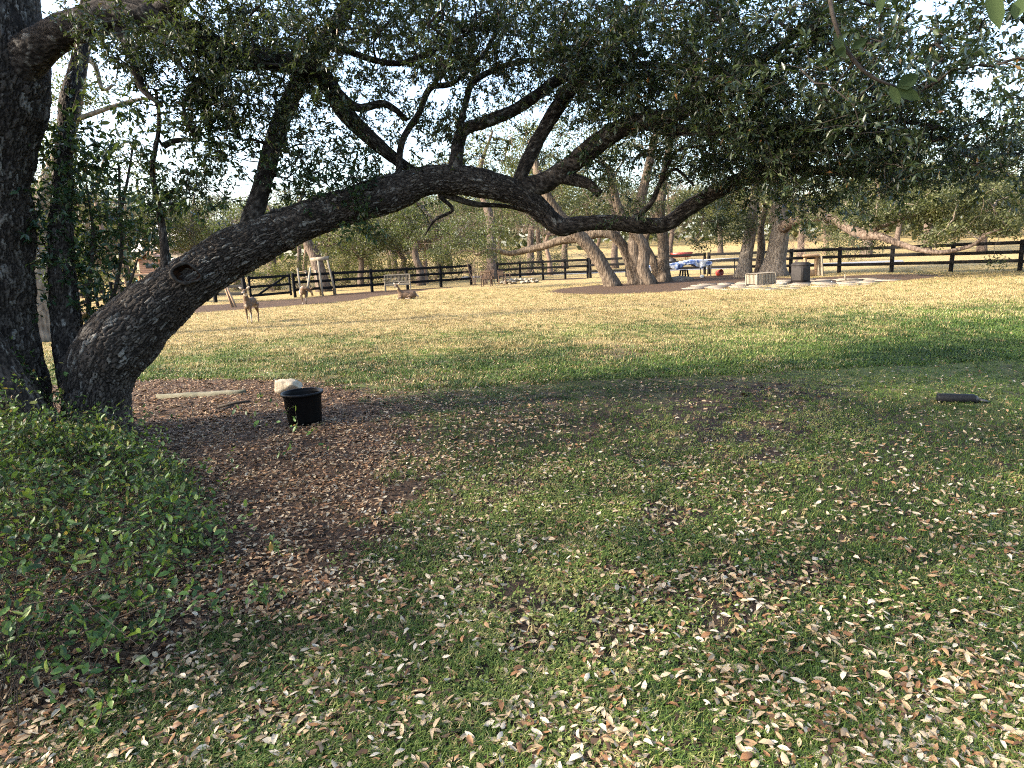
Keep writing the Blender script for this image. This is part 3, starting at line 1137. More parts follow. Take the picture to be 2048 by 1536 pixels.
LIMBS = [
    [(1030, 378, 7.13, 40), (1080, 369, 7.15, 40), (1132, 337, 7.1, 36), (1185, 295, 7.0, 38), (1238, 260, 6.9, 36), (1290, 243, 6.8, 32), (1360, 225, 6.6, 26), (1430, 185, 6.4, 22), (1510, 130, 6.1, 18), (1600, 60, 5.8, 14), (1700, -40, 5.5, 9)],
    [(1290, 246, 6.8, 24), (1330, 260, 6.75, 20), (1400, 258, 6.6, 18), (1490, 262, 6.3, 15), (1600, 250, 6.0, 12), (1750, 235, 5.7, 10), (1900, 260, 5.4, 7)],
    [(1040, 368, 7.13, 30), (1044, 345, 7.15, 26), (1072, 288, 7.2, 27), (1108, 225, 7.2, 26), (1150, 169, 7.2, 24), (1189, 137, 7.1, 22), (1220, 98, 7.1, 20), (1262, 45, 7, 16), (1310, -40, 6.9, 12), (1360, -150, 6.7, 9)],
    [(903, 355, 7.05, 32), (911, 327, 7.05, 26), (918, 281, 7.1, 24), (932, 257, 7.1, 24), (974, 243, 7.1, 23), (1027, 221, 7.2, 22), (1080, 186, 7.3, 22), (1108, 165, 7.3, 20), (1150, 148, 7.3, 17), (1220, 135, 7.2, 14), (1320, 130, 7, 11), (1450, 140, 6.7, 8)],
    [(922, 265, 7.1, 14), (921, 250, 7.1, 13), (932, 204, 7.2, 12), (946, 165, 7.3, 12), (992, 138, 7.4, 11), (1050, 122, 7.5, 10), (1130, 118, 7.6, 8), (1240, 60, 7.6, 6)],
    [(800, 375, 6.97, 16), (798, 338, 7.0, 13), (805, 281, 7.1, 12), (837, 228, 7.2, 11), (861, 176, 7.3, 11), (907, 165, 7.4, 9), (974, 98, 7.5, 8), (1010, 20, 7.5, 6)],
    [(498, 470, 6.65, 44), (503, 443, 6.65, 37), (520, 387, 6.7, 34), (541, 309, 6.8, 32), (563, 239, 6.9, 32), (598, 165, 7.0, 32), (643, 95, 7.0, 30), (682, 35, 7.0, 28), (703, -5, 7.0, 26), (745, -90, 7.0, 20), (830, -200, 7.0, 14)],
    [(643, 95, 7.0, 14), (690, 100, 7.0, 12), (740, 118, 7.0, 11), (800, 126, 7.0, 10), (870, 100, 7.0, 8), (950, 60, 6.9, 6)],
    [(1250, 446, 7.2, 11), (1275, 432, 7.15, 10), (1301, 408, 7.1, 10), (1319, 369, 7.1, 9), (1343, 316, 7.0, 8), (1362, 298, 7.0, 6), (1420, 290, 6.9, 4)],
    [(1319, 369, 7.1, 7), (1345, 340, 7.05, 6), (1362, 345, 7.0, 6), (1388, 372, 7.0, 4)],
    [(322, 570, 6.42, 20), (330, 522, 6.4, 16), (322, 440, 6.4, 12), (308, 370, 6.4, 10), (305, 330, 6.4, 9), (318, 250, 6.4, 7), (312, 180, 6.4, 5)],
    [(880, 385, 7.05, 16), (898, 392, 7.1, 12), (950, 408, 7.2, 10), (1010, 412, 7.3, 8), (1060, 425, 7.4, 5)],
    [(880, 393, 7.05, 9), (905, 420, 7.2, 7), (870, 440, 7.3, 6), (850, 470, 7.4, 3)],
]
STUB = [(1110, 352, 7.12, 30), (1132, 355, 7.1, 26), (1160, 362, 7.08, 22), (1180, 370, 7.05, 19), (1199, 388, 7.0, 16)]
STEM = [(158, 780, 6.45, 64), (146, 720, 6.5, 62), (134, 650, 6.6, 52), (126, 580, 6.65, 46), (122, 500, 6.7, 42), (124, 400, 6.85, 36), (128, 300, 7.0, 30), (140, 200, 7.2, 30), (165, 90, 7.4, 24), (180, -40, 7.5, 18)]

CROWN_PX = [
    (430, 60, 6.5, 100, 70, 1.2, 34), (560, 60, 6.8, 110, 80, 1.3, 42), (400, 190, 6.3, 60, 80, .8, 20), (560, 215, 6.8, 60, 60, .6, 14), (740, 45, 7, 120, 65, 1.3, 48),
    (900, 75, 7, 120, 80, 1.3, 58), (885, 250, 7.2, 80, 60, .7, 14), (1050, 70, 7, 110, 85, 1.3, 62), (1140, 150, 7, 110, 70, 1.0, 26), (1230, 80, 6.5, 120, 90, 1.3, 52),
    (1250, 215, 6.8, 100, 60, 1.0, 24), (1400, 90, 6.2, 130, 100, 1.3, 64), (1450, 240, 6.4, 140, 85, 1.1, 54), (1600, 120, 5.9, 140, 130, 1.2, 74), (1650, 290, 6.0, 150, 90, 1.1, 64),
    (1500, 335, 6.7, 110, 40, .7, 16), (1750, 350, 6.2, 160, 55, .9, 34), (1800, 170, 5.6, 130, 130, 1.1, 36), (1950, 120, 5.2, 120, 130, .9, 16), (1960, 300, 5.8, 130, 90, .9, 30),
    (600, 340, 6.8, 80, 50, .5, 6), (1240, 330, 7, 50, 50, .5, 7), (700, 180, 7.0, 60, 50, .6, 5), (820, 330, 7.1, 60, 40, .5, 6), (640, 260, 6.8, 60, 50, .5, 6), (410, 300, 6.6, 60, 80, .3, 6),
]

SPROUT_PX = [(450, 290, 6.55, 40, 90, .25, 16), (470, 200, 6.6, 40, 60, .25, 8), (400, 260, 6.5, 40, 60, .2, 7), (310, 300, 6.4, 25, 110, .2, 12), (360, 400, 6.45, 50, 40, .25, 7), (600, 345, 6.7, 60, 45, .3, 9), (690, 385, 6.75, 60, 28, .25, 12), (700, 330, 6.8, 40, 50, .3, 6), (720, 450, 6.7, 30, 18, .15, 3), (270, 180, 6.3, 30, 70, .2, 8), (1180, 270, 6.9, 30, 60, .2, 5)]


def leaning_oak():
    base = (gnd(190, 885)[0], gnd(190, 885)[1], 0)
    root = thing('live_oak', base, 'big leaning live oak with knot hole and limb sweeping right over the lawn', 'tree')
    main = px_path(LEAN, 0.0085)
    main[:, 3] *= 0.9
    cut = int(np.argmax(main[:, 0] > at(560, 460, 6.7)[0]))
    cut2 = int(np.argmax(main[:, 0] > at(1090, 430, 7.2)[0]))
    b = MB()
    b.tube(main[:cut + 1, :3], main[:cut + 1, 3], 260, bark=dict(cell=0.026, asp=3.2, depth=0.018, seed=3, flare=(0.08, 0.0, 0.40)))
    b.tube(main[cut:cut2 + 1, :3], main[cut:cut2 + 1, 3], 150, bark=dict(cell=0.024, asp=2.6, depth=0.013, seed=4))
    t2 = main[cut2::3]
    b.tube(t2[:, :3], t2[:, 3], 48, bark=dict(cell=0.028, asp=1.7, depth=0.009, seed=5))
    obj('trunk', b, M['bark_near'], root, True)
    paths = [main[cut:]]
    for k, L in enumerate(LIMBS):
        p = px_path(L, 0.022)
        bb = MB().tube(p[:, :3], p[:, 3], 28 if p[0, 3] > 0.05 else 14, bark=dict(cell=0.026, asp=1.7, depth=0.007 if p[0, 3] > 0.05 else 0.003, seed=11 + k))
        obj('limb', bb, M['bark_near'], root, True)
        paths.append(p)
    p = px_path(STUB, 0.015)
    o = obj('dead_stub', MB().tube(p[:, :3], p[:, 3], 32, bark=dict(cell=0.024, asp=1.7, depth=0.006, seed=40)), M['bark_near'], root, True)
    p = px_path(STEM, 0.018)
    obj('second_stem', MB().tube(p[:, :3], p[:, 3], 90, bark=dict(cell=0.022, asp=2.4, depth=0.011, seed=41)), M['bark_near'], root, True)
    paths.append(p[int(len(p) * .55):])
    # knot hole: raised callus ring round a hollow
    c = at(373, 548, 6.22)
    ax = unit(np.array([0, 0, CAMZ]) - c + np.array([0.15, 0, 0.5]))
    e1 = unit(np.cross(ax, [0.25, 0, 1.0]))
    e2 = np.cross(ax, e1)
    ang = np.linspace(0, 2 * math.pi, 41)
    sq = lambda a, k: (c + e1 * k * (0.120 * np.cos(a) + 0.010 * np.cos(3 * a)) + e2 * k * (0.092 * np.sin(a) + 0.010 * np.sin(2 * a + .6)) + e1 * 0)
    ringp = np.array([sq(a, 1.0) for a in ang])
    b = MB().tube(ringp, 0.014 + 0.008 * np.sin(ang * 2 + 1) * np.sin(ang * 3 + .4), 12, bark=dict(cell=0.02, asp=1.5, depth=0.004, seed=50), cap=False)
    obj('knot_rim', b, M['rim'], root, True)
    V, F = [], []
    K = 40
    ks = [1.0, 0.86, 0.62, 0.35, 0.0]
    dp = [0.012, -0.03, -0.075, -0.10, -0.105]
    for k, dd in zip(ks, dp):
        for a in ang[:K]:
            V.append(sq(a, max(k, 0.02)) + ax * dd)
    V = np.array(V)
    V = V + ax * (fbm(V * 28, 3, 8) * 0.016)[:, None]
    for r_ in range(len(ks) - 1):
        for q in range(K):
            F.append([r_ * K + q, r_ * K + (q + 1) % K, (r_ + 1) * K + (q + 1) % K, (r_ + 1) * K + q])
    obj('knot_hollow', MB().add(V, np.array(F)), M['knot'], root, True)
    cl = blobs_px(CROWN_PX)
    off = blobs([((-1.5, 5.2, 6.9), (5.0, 2.6, 1.4), 150)])
    cl = np.vstack([cl, off])
    cl = cl[(cl[:, 1] < 8.6) & (cl[:, 1] > 1.8) & (cl[:, 2] > 1.9)]
    sp = blobs_px(SPROUT_PX)
    nd, nr = limb_nodes(paths)
    k = np.arange(0, len(nd), 6)
    br = connect(nd[k], nr[k], np.vstack([cl, sp]), thick=0.0042, power=0.52)
    b = MB()
    wood(b, br)
    obj('branches', b, M['twig'], root, True, kind='stuff')
    near_leaves(root, cl, 9, 20, M['leaf_oak'], l=(0.032, 0.070), single=240)
    near_leaves(root, sp, 7, 9, M['leaf_sapling'], 'sprout_leaves', (0.05, 0.092), (0.12, 0.36), 0.38, single=60, tw=0.0022, wood='sprouts')


leaning_oak()

# ---- the oak at the left edge
LEFT = [(-14, 905, 6.1, 250), (-10, 850, 6.15, 222), (-8, 790, 6.2, 200), (-14, 700, 6.25, 176), (-26, 600, 6.3, 170), (-32, 450, 6.35, 158), (-26, 300, 6.4, 158), (-8, 200, 6.45, 166), (0, 120, 6.5, 154), (-6, 0, 6.6, 128), (-25, -200, 6.8, 108), (-60, -480, 7, 80)]
LLIMBS = [
    [(15, 170, 6.45, 84), (58, 112, 6.4, 70), (105, 76, 6.35, 60), (165, 48, 6.3, 58), (230, 30, 6.3, 60), (310, 38, 6.3, 52), (390, 70, 6.4, 43), (470, 113, 6.5, 42), (560, 122, 6.7, 36), (640, 150, 6.9, 34), (690, 225, 7, 31), (745, 280, 7.1, 27), (800, 325, 7.2, 20), (840, 347, 7.3, 11)],
    [(640, 150, 6.9, 22), (668, 178, 6.9, 20), (715, 215, 7.0, 16), (770, 208, 7.1, 13), (815, 240, 7.2, 8)],
    [(235, 50, 6.3, 26), (262, 100, 6.25, 20), (275, 150, 6.2, 16), (287, 180, 6.2, 13), (325, 213, 6.2, 7)],
    [(310, 30, 6.3, 36), (380, -20, 6.2, 30), (460, -90, 6.0, 24), (600, -200, 5.6, 16)],
    [(10, 60, 6.5, 80), (-120, -60, 6.0, 60), (-320, -220, 5.2, 44), (-640, -500, 4.2, 26)],
    [(-120, -60, 6.0, 44), (-500, -80, 4.6, 40), (-1300, -200, 3.2, 36), (-2600, -500, 2.2, 28)],
    [(-20, -200, 6.8, 60), (80, -420, 6.0, 44), (250, -800, 4.6, 34), (620, -1500, 3.0, 26)],
    [(-40, -350, 6.9, 50), (-400, -500, 7.5, 40), (-900, -700, 8.0, 24)],
]


def left_oak():
    base = (gnd(0, 870)[0], gnd(0, 870)[1], 0)
    root = thing('live_oak', base, 'upright live oak cut by the left edge with flaring grey trunk', 'tree')
    main = px_path(LEFT, 0.011)
    main[:, 3] *= 0.94
    b = MB().tube(main[:, :3], main[:, 3], 260, bark=dict(cell=0.028, asp=3.4, depth=0.019, seed=60, flare=(0.10, 0.0, 0.5)))
    obj('trunk', b, M['bark_near'], root, True)
    p = px_path([(-130, 620, 5.75, 120), (-60, 690, 5.7, 112), (-5, 760, 5.65, 100), (45, 830, 5.6, 90), (80, 890, 5.6, 96)], 0.016)
    obj('root_flare', MB().tube(p[:, :3], p[:, 3], 90, bark=dict(cell=0.03, asp=3.4, depth=0.014, seed=61)), M['bark_near'], root, True)
    paths = [main[int(len(main) * .6):]]
    for k, L in enumerate(LLIMBS):
        p = px_path(L, 0.022)
        obj('limb', MB().tube(p[:, :3], p[:, 3], 56 if k == 0 else 20, bark=dict(cell=0.028, asp=1.8, depth=0.010 if k == 0 else 0.004, seed=70 + k)), M['bark_near'], root, True)
        paths.append(p)
    cl = blobs_px([(330, 90, 6.3, 90, 60, .7, 12), (480, 150, 6.5, 80, 50, .6, 10), (620, 110, 6.8, 60, 50, .6, 8), (300, 130, 6.3, 40, 60, .3, 6), (740, 250, 7.1, 60, 40, .4, 4)])
    off = blobs([((-6.5, 4.2, 7.0), (4.5, 3.6, 1.8), 170), ((-2.5, 2.0, 6.2), (4.0, 2.8, 1.3), 110), ((-9.5, 4, 4.8), (3.0, 3.8, 2.0), 120), ((1.0, 0.6, 5.4), (3.0, 2.2, 1.0), 40)])
    shade_cl = blobs([((-9.5, 0.8, 5.0), (4.5, 4.6, 3.2), 620)])  # unseen leaf clusters beside the camera, added to shade the foreground
    shade_cl = shade_cl[(shade_cl[:, 2] > 1.3) & ((shade_cl[:, 0] < -1.05 * shade_cl[:, 1] - 0.8) | (shade_cl[:, 1] < 0.4))]
    cl = np.vstack([cl, off])
    cl = cl[(cl[:, 1] < 8.4) & (cl[:, 2] > 1.2)]
    n_in = len(cl)
    cl = np.vstack([cl, shade_cl])
    nd, nr = limb_nodes(paths)
    k = np.arange(0, len(nd), 6)
    br = connect(nd[k], nr[k], cl, thick=0.0045, power=0.52)
    b = MB()
    wood(b, br)
    # one low shoot hangs in front of the lens, upper right
    tip = [(1655, -30, 1.55, 9), (1668, 40, 1.5, 8), (1690, 95, 1.5, 8), (1725, 140, 1.5, 7), (1760, 162, 1.5, 6), (1790, 172, 1.5, 4)]
    up = px_path([(1500, -700, 2.2, 22), (1600, -350, 1.8, 18)] + tip, 0.04)
    k0 = np.argmin(np.linalg.norm(nd - up[0, :3], axis=1))
    q = np.argmin([np.linalg.norm(p_[-1] - up[0, :3]) for p_, r_ in br])
    b.tube(np.vstack([br[q][0][-1], up[:, :3]]), np.concatenate([[up[0, 3]], up[:, 3]]), 6)
    obj('branches', b, M['twig'], root, True, kind='stuff')
    near_leaves(root, cl[:n_in], 8, 18, M['leaf_oak'])
    near_leaves(root, cl[n_in:], 7, 16, M['leaf_oak'], 'offscreen_shade_crown', (0.055, 0.085), wood='offscreen_shade_twigs')  # leaves oversized to thicken the shade this unseen part casts
    lf = [((1672, 62), (1692, 118), 1.50, 26), ((1690, 98), (1668, 105), 1.47, 20), ((1700, 98), (1735, 78), 1.49, 22), ((1792, 175), (1838, 150), 1.5, 40), ((1790, 174), (1842, 200), 1.5, 30), ((1780, 170), (1800, 210), 1.48, 24), ((1770, -10), (1760, 30), 1.5, 26), ((1980, -30), (2000, 60), 1.2, 40), ((2050, -10), (2030, 40), 1.2, 40)]
    P, D, S, Nn, L, W = [], [], [], [], [], []
    for (a, e, Y, w) in lf:
        p0, p1 = at(*a, Y), at(*e, Y - 0.01)
        d = p1 - p0
        P.append(p0); L.append(np.linalg.norm(d)); d = unit(d); D.append(d)
        s = unit(np.cross(d, unit(p0 - np.array([0, 0, CAMZ])) + rng.normal(0, .25, 3)))
        S.append(s); Nn.append(np.cross(d, s)); W.append(w * .7 * Y / FOC)
    leaf_parts(root, M['leaf_low'], P, D, S, Nn, L, W, [0.05 + .09 * k for k in range(len(P))])


left_oak()


# ---- sapling in the fork of the leaning oak
def sapling():
    base = gnd(160, 812)
    root = thing('oak_sapling', (base[0], base[1] + .5, 0), 'thin many stemmed sapling with dark glossy leaves behind the leaning trunk', 'sapling')
    S = [[(150, 800, 6.75, 16), (170, 690, 6.72, 13), (150, 640, 6.7, 10), (128, 590, 6.7, 8), (108, 520, 6.7, 6), (98, 430, 6.7, 4)],
         [(168, 700, 6.72, 12), (176, 640, 6.72, 9), (180, 560, 6.75, 8), (186, 470, 6.8, 6), (175, 380, 6.9, 4)],
         [(180, 672, 6.7, 12), (206, 628, 6.7, 10), (230, 580, 6.75, 8), (243, 500, 6.8, 7), (240, 420, 6.85, 6), (238, 330, 6.9, 4)],
         [(206, 628, 6.7, 8), (240, 600, 6.65, 6), (262, 560, 6.6, 5), (275, 520, 6.6, 3)],
         [(240, 430, 6.85, 6), (255, 360, 6.9, 5), (268, 280, 6.95, 3)]]
    paths = []
    b = MB()
    for s_ in S:
        p = px_path(s_, 0.04)
        b.tube(p[:, :3], p[:, 3], 8)
        paths.append(p)
    cl = blobs_px([(150, 320, 6.95, 70, 90, .35, 24), (160, 440, 6.85, 75, 70, .35, 28), (165, 530, 6.8, 70, 50, .3, 18), (215, 600, 6.65, 50, 25, .2, 5), (95, 560, 6.7, 30, 30, .2, 3), (260, 470, 6.7, 50, 60, .3, 6), (185, 640, 6.7, 20, 20, .1, 2)])
    nd, nr = limb_nodes(paths)
    br = connect(nd, nr, cl, thick=0.003, power=0.4)
    wood(b, br, 4)
    obj('stems', b, M['twig'], root, True)
    near_leaves(root, cl, 7, 10, M['leaf_sapling'], 'foliage', (0.05, 0.098), (0.12, 0.36), 0.42, single=300, tw=0.0018, wood='shoots')


sapling()


# ---- the bush at lower left
def bush():
    c0 = gnd(150, 1100)
    root = thing('bush', (c0[0], c0[1], 0), 'low sprawling green bush of small bright leaves in the lower left corner', 'bush')
    n = 1350
    # outline on the ground, left of the path of mulch
    Y = rng.uniform(2.12, 6.0, n * 4)
    edge = np.interp(Y, [2.0, 2.4, 2.8, 3.3, 3.9, 5.0, 6.2], [-1.50, -1.54, -1.55, -1.68, -1.95, -2.8, -4.1])
    X = edge - rng.uniform(0, 1, n * 4) ** 1.1 * 1.7
    dep = np.clip((edge - X) / 0.75, 0, 1)
    H = 0.05 + 0.78 * dep * (0.55 + 0.45 * np.clip(fbm(np.stack([X, Y, X * 0], 1) * 1.6, 2, 4) + .5, 0, 1))
    clump = fbm(np.stack([X * 2.2, Y * 2.2, X * 0], 1), 3, 77)
    k = np.nonzero(rng.uniform(size=n * 4) < np.clip(0.26 + 1.5 * clump + 0.30 * dep, 0.02, 1) * 0.62)[0][:n]
    X, Y, H = X[k], Y[k], H[k]
    C = np.stack([X, Y, gz(X, Y) + H * rng.uniform(0.25, 1.05, len(X))], 1)
    foot = C.copy()
    foot[:, :2] += rng.normal(0, 0.12, (len(C), 2))
    foot[:, 2] = gz(foot[:, 0], foot[:, 1]) - 0.01
    b = MB()
    thin_tubes(b, foot, C, 0.0022, bend=0.16)
    for q in range(46):                       # long arching runners
        f = foot[int(rng.integers(len(foot)))]
        a = rng.uniform(-1.9, 1.2)
        Lr = rng.uniform(.35, .8)
        e = np.array([math.cos(a), math.sin(a), 0]) * Lr
        pts = [f, f + e * .35 + [0, 0, Lr * .62], f + e * .75 + [0, 0, Lr * .72], f + e * 1.1 + [0, 0, Lr * .5]]
        b.tube(pts, np.array([.0026, .0022, .0017, .001]), 4, cap=False)
        C = np.vstack([C, pts[2:3], pts[3:4]])
    A, B = twiglets(C, 4, 0.06, 0.24, 0.25)
    thin_tubes(b, A, B, 0.0013)
    obj('stems', b, M['twig'], root)
    P, d, s, nn, L, W = leaves_on(A, B, 4, 0.020, 0.054, wr=0.46, spread=1.1, droop=0.05, t0=0.05)
    tint = np.clip(rng.normal(0.46, 0.30, len(P)), 0, 0.97)
    r_ = rng.uniform(size=len(P)) < 0.02
    tint[r_] = 1.0
    keep = np.nonzero(P[:, 2] > gz(P[:, 0], P[:, 1]) + .01)[0]
    iv, z = in_view(P[keep])
    cand = keep[iv]
    near = cand[np.argsort(-L[cand] / z[iv])][:300]
    leaf_parts(root, M['leaf_bush'], P[near], d[near], s[near], nn[near], L[near], W[near], tint[near])
    rest = np.setdiff1d(keep, near)
    V, F = leaf8(P[rest], d[rest], s[rest], nn[rest], L[rest], W[rest], rng.normal(.3, .5, len(rest)), rng.uniform(0, .4, len(rest)))
    b = MB().add(V, F[0], np.repeat(tint[rest], 4))
    b.f.append(F[1]); b.fat.append(np.repeat(tint[rest], 2))
    obj('foliage', b, M['leaf_bush'], root, kind='stuff')


bush()


# little green sprouts in the mulch
def sprout(u, v, h, n, label):
    c = gnd(u, v)
    root = thing('weed_sprout', (c[0], c[1], g0(c[0], c[1])), label, 'plant')
    b, bl = MB(), MB()
    for k in range(n):
        a = rng.uniform(0, 6.28)
        tip = np.array([math.cos(a) * h * .6, math.sin(a) * h * .6, h * rng.uniform(.5, 1)])
        thin_tubes(b, [[0, 0, 0]], [tip], 0.002)
        A, B = np.array([[0, 0, 0.01]]), tip[None]
        P, d, s, nn, L, W = leaves_on(A, B, 7, 0.025, 0.05, wr=.5, spread=1.1)
        rhombs(bl, P, d, s, nn, L, W, np.clip(rng.normal(.7, .2, len(P)), 0, .94))
    obj('stem', b, M['twig'], root, world_coords=False)
    obj('foliage', bl, M['leaf_bush'], root, world_coords=False)


sprout(540, 1215, .13, 6, 'leafy green sprout beside the mulch edge right of the bush')
sprout(195, 1470, .10, 4, 'bright green sprout below the bush near the bottom left corner')
sprout(255, 1410, .08, 3, 'small green sprout in the leaves just under the bush')
sprout(545, 1110, .07, 3, 'small dark green sprout alone on the bare mulch')


# ---- trees further off
def far_tree(name, root_xy, label, cat, trunks, clusters, lm, bark, leaf=(0.09, 0.15), per=90, rad=0.55, group=None, thick=0.012, step=0.3, sides=12, bare=False, tshift=0.0, limbs=(), shaded_limb_bark=None):
    root = thing(name, (root_xy[0], root_xy[1], g0(*root_xy)), label, cat, group)
    paths = []
    for t in trunks:
        p = spline(t, step)
        b = MB().tube(p[:, :3], p[:, 3], sides * 2, bark=dict(cell=0.09, asp=2.2, depth=0.022, seed=len(paths) + 5, flare=(0.12, g0(*root_xy), 0.7)))
        obj('trunk', b, bark, root, True)
        paths.append(p)
    for t in limbs:
        p = spline(t, step * .6)
        obj('limb', MB().tube(p[:, :3], p[:, 3], sides), shaded_limb_bark or bark, root, True)
        paths.append(p)
    nd, nr = limb_nodes([p[int(len(p) * .45):] for p in paths[:len(trunks)]] + [p[len(p) // 4:] for p in paths[len(trunks):]])
    br = connect(nd, nr, clusters, thick=thick, power=0.5, wander=0.15)
    b = MB()
    wood(b, br, 4)
    if bare:
        A, B = twiglets(clusters, 16, 0.4, 1.3, 0.5)
        thin_tubes(b, A, B, 0.010)
        A2 = np.repeat(B, 3, 0)
        thin_tubes(b, A2 - (A2 - np.repeat(A, 3, 0)) * rng.uniform(0, .7, (len(A2), 1)), A2 + rng.normal(0, .35, A2.shape) + [0, 0, .15], 0.007)
        obj('branches', b, bark, root, kind='stuff')
        return root
    obj('branches', b, bark, root, kind='stuff')
    n = len(clusters)
    q = unit(rng.normal(0, 1, (n, per, 3))) * rng.uniform(0, 1, (n, per, 1)) ** .5
    P = (clusters[:, None] + q * np.array([rad, rad, rad * .6])).reshape(-1, 3)
    P = P[P[:, 2] > root.location.z + 0.15]
    d = unit(rng.normal(0, 1, P.shape))
    s = unit(np.cross(d, unit(rng.normal(0, .7, P.shape) + [0, 0, 1])))
    L = rng.uniform(*leaf, len(P))
    b = MB()
    ct = fbm(P * 0.8, 2, 5) * 0.3
    rhombs(b, P, d, s, np.cross(d, s), L, L * 0.5, np.clip(rng.normal(.45 + tshift, .2, len(P)) + ct, 0, 1))
    obj('crown', b, lm, root)
    return root


def P4(u, v, Y, w):
    a = at(u, v, Y)
    return [a[0], a[1], a[2], w / 2 * Y / FOC]


def base4(u, Y, w, v=None):
    """trunk foot on the ground below direction u"""
    d = ray(u, 560)
    x = d[0] / d[1] * Y
    return [x, Y, g0(x, Y) - 0.15, w / 2 * Y / FOC]


# middle oaks round the patio
far_tree('live_oak', gnd(1225, 572)[:2], 'slender live oak leaning left with rust brown trunk in the mulch bed', 'tree',
         [[base4(1228, 31, 30), P4(1210, 540, 31, 26), P4(1185, 500, 31, 26), P4(1150, 465, 31, 26), P4(1110, 420, 31, 22), P4(1080, 360, 31, 18), P4(1060, 280, 31.3, 12)]],
         blobs_px([(1080, 300, 31, 110, 90, 2.2, 46), (1010, 400, 31.5, 70, 40, 1.6, 14), (1160, 380, 31, 70, 40, 1.5, 12)]), M['leaf_mid'], M['bark_mid'], per=110)
far_tree('live_oak', gnd(1290, 568)[:2], 'twin trunked live oak with a long low limb reaching left above the fence', 'tree',
         [[base4(1270, 32.0, 26), P4(1262, 530, 32, 22), P4(1245, 490, 32, 20), P4(1222, 468, 32, 20), P4(1195, 466, 32.2, 19), P4(1160, 478, 32.6, 17), P4(1125, 480, 33, 16), P4(1085, 493, 33.5, 14), P4(1055, 500, 34, 13), P4(1020, 507, 34, 10), P4(985, 500, 34, 8), P4(950, 510, 34, 5)],
          [base4(1285, 31.4, 34), P4(1275, 530, 31.4, 27), P4(1268, 500, 31.4, 26), P4(1272, 465, 31.4, 24), P4(1282, 400, 31.5, 20), P4(1300, 320, 31.6, 15), P4(1320, 230, 32, 9)],
          [base4(1300, 31.2, 30), P4(1284, 535, 31.2, 26), P4(1288, 500, 31.2, 24), P4(1270, 465, 31.2, 20), P4(1240, 425, 31.2, 17), P4(1215, 330, 31.5, 12)]],
         blobs_px([(1270, 250, 31.5, 140, 90, 2.4, 62), (1180, 320, 32, 90, 60, 2, 22), (930, 470, 34, 80, 34, 1.6, 26), (1010, 470, 34, 60, 25, 1.2, 10), (1320, 390, 31.5, 70, 35, 1.4, 12), (880, 500, 34.5, 40, 22, 1, 8)]), M['leaf_mid'], M['bark_mid'], per=110)
far_tree('live_oak', gnd(1328, 562)[:2], 'straight brown live oak trunk beside the tarp covered table', 'tree',
         [[base4(1328, 33, 26), P4(1327, 520, 33, 22), P4(1326, 480, 33, 21), P4(1320, 430, 33, 19), P4(1330, 340, 33, 15), P4(1350, 240, 33.2, 9)],
          [base4(1318, 33.2, 20), P4(1312, 535, 33.2, 18), P4(1298, 505, 33.4, 15), P4(1290, 480, 33.5, 13), P4(1310, 430, 33.6, 10)]],
         blobs_px([(1370, 240, 33, 120, 90, 2.3, 60), (1400, 420, 33, 80, 34, 1.4, 20), (1430, 470, 33, 55, 25, 1.1, 14)]), M['leaf_mid'], M['bark_mid'], per=110)
far_tree('live_oak', gnd(1490, 552)[:2], 'thick pale barked live oak trunk behind the slatted box', 'tree',
         [[base4(1486, 33.5, 36), P4(1490, 525, 33.5, 25), P4(1496, 490, 33.5, 23), P4(1503, 450, 33.5, 21), P4(1510, 380, 33.5, 17), P4(1500, 280, 33.5, 11)]],
         blobs_px([(1490, 300, 33, 120, 90, 2.4, 60), (1470, 440, 33, 70, 26, 1.3, 16)]), M['leaf_mid'], M['bark_pale'], per=110)
far_tree('live_oak', gnd(1522, 550)[:2], 'thin crooked live oak trunk between two thicker trunks', 'tree',
         [[base4(1518, 34.2, 20), P4(1520, 520, 34.2, 15), P4(1523, 490, 34.2, 14), P4(1522, 455, 34.2, 12), P4(1535, 400, 34.2, 10), P4(1550, 330, 34.2, 6)]],
         blobs_px([(1560, 330, 34, 90, 70, 2, 30)]), M['leaf_mid'], M['bark_mid'], per=110)
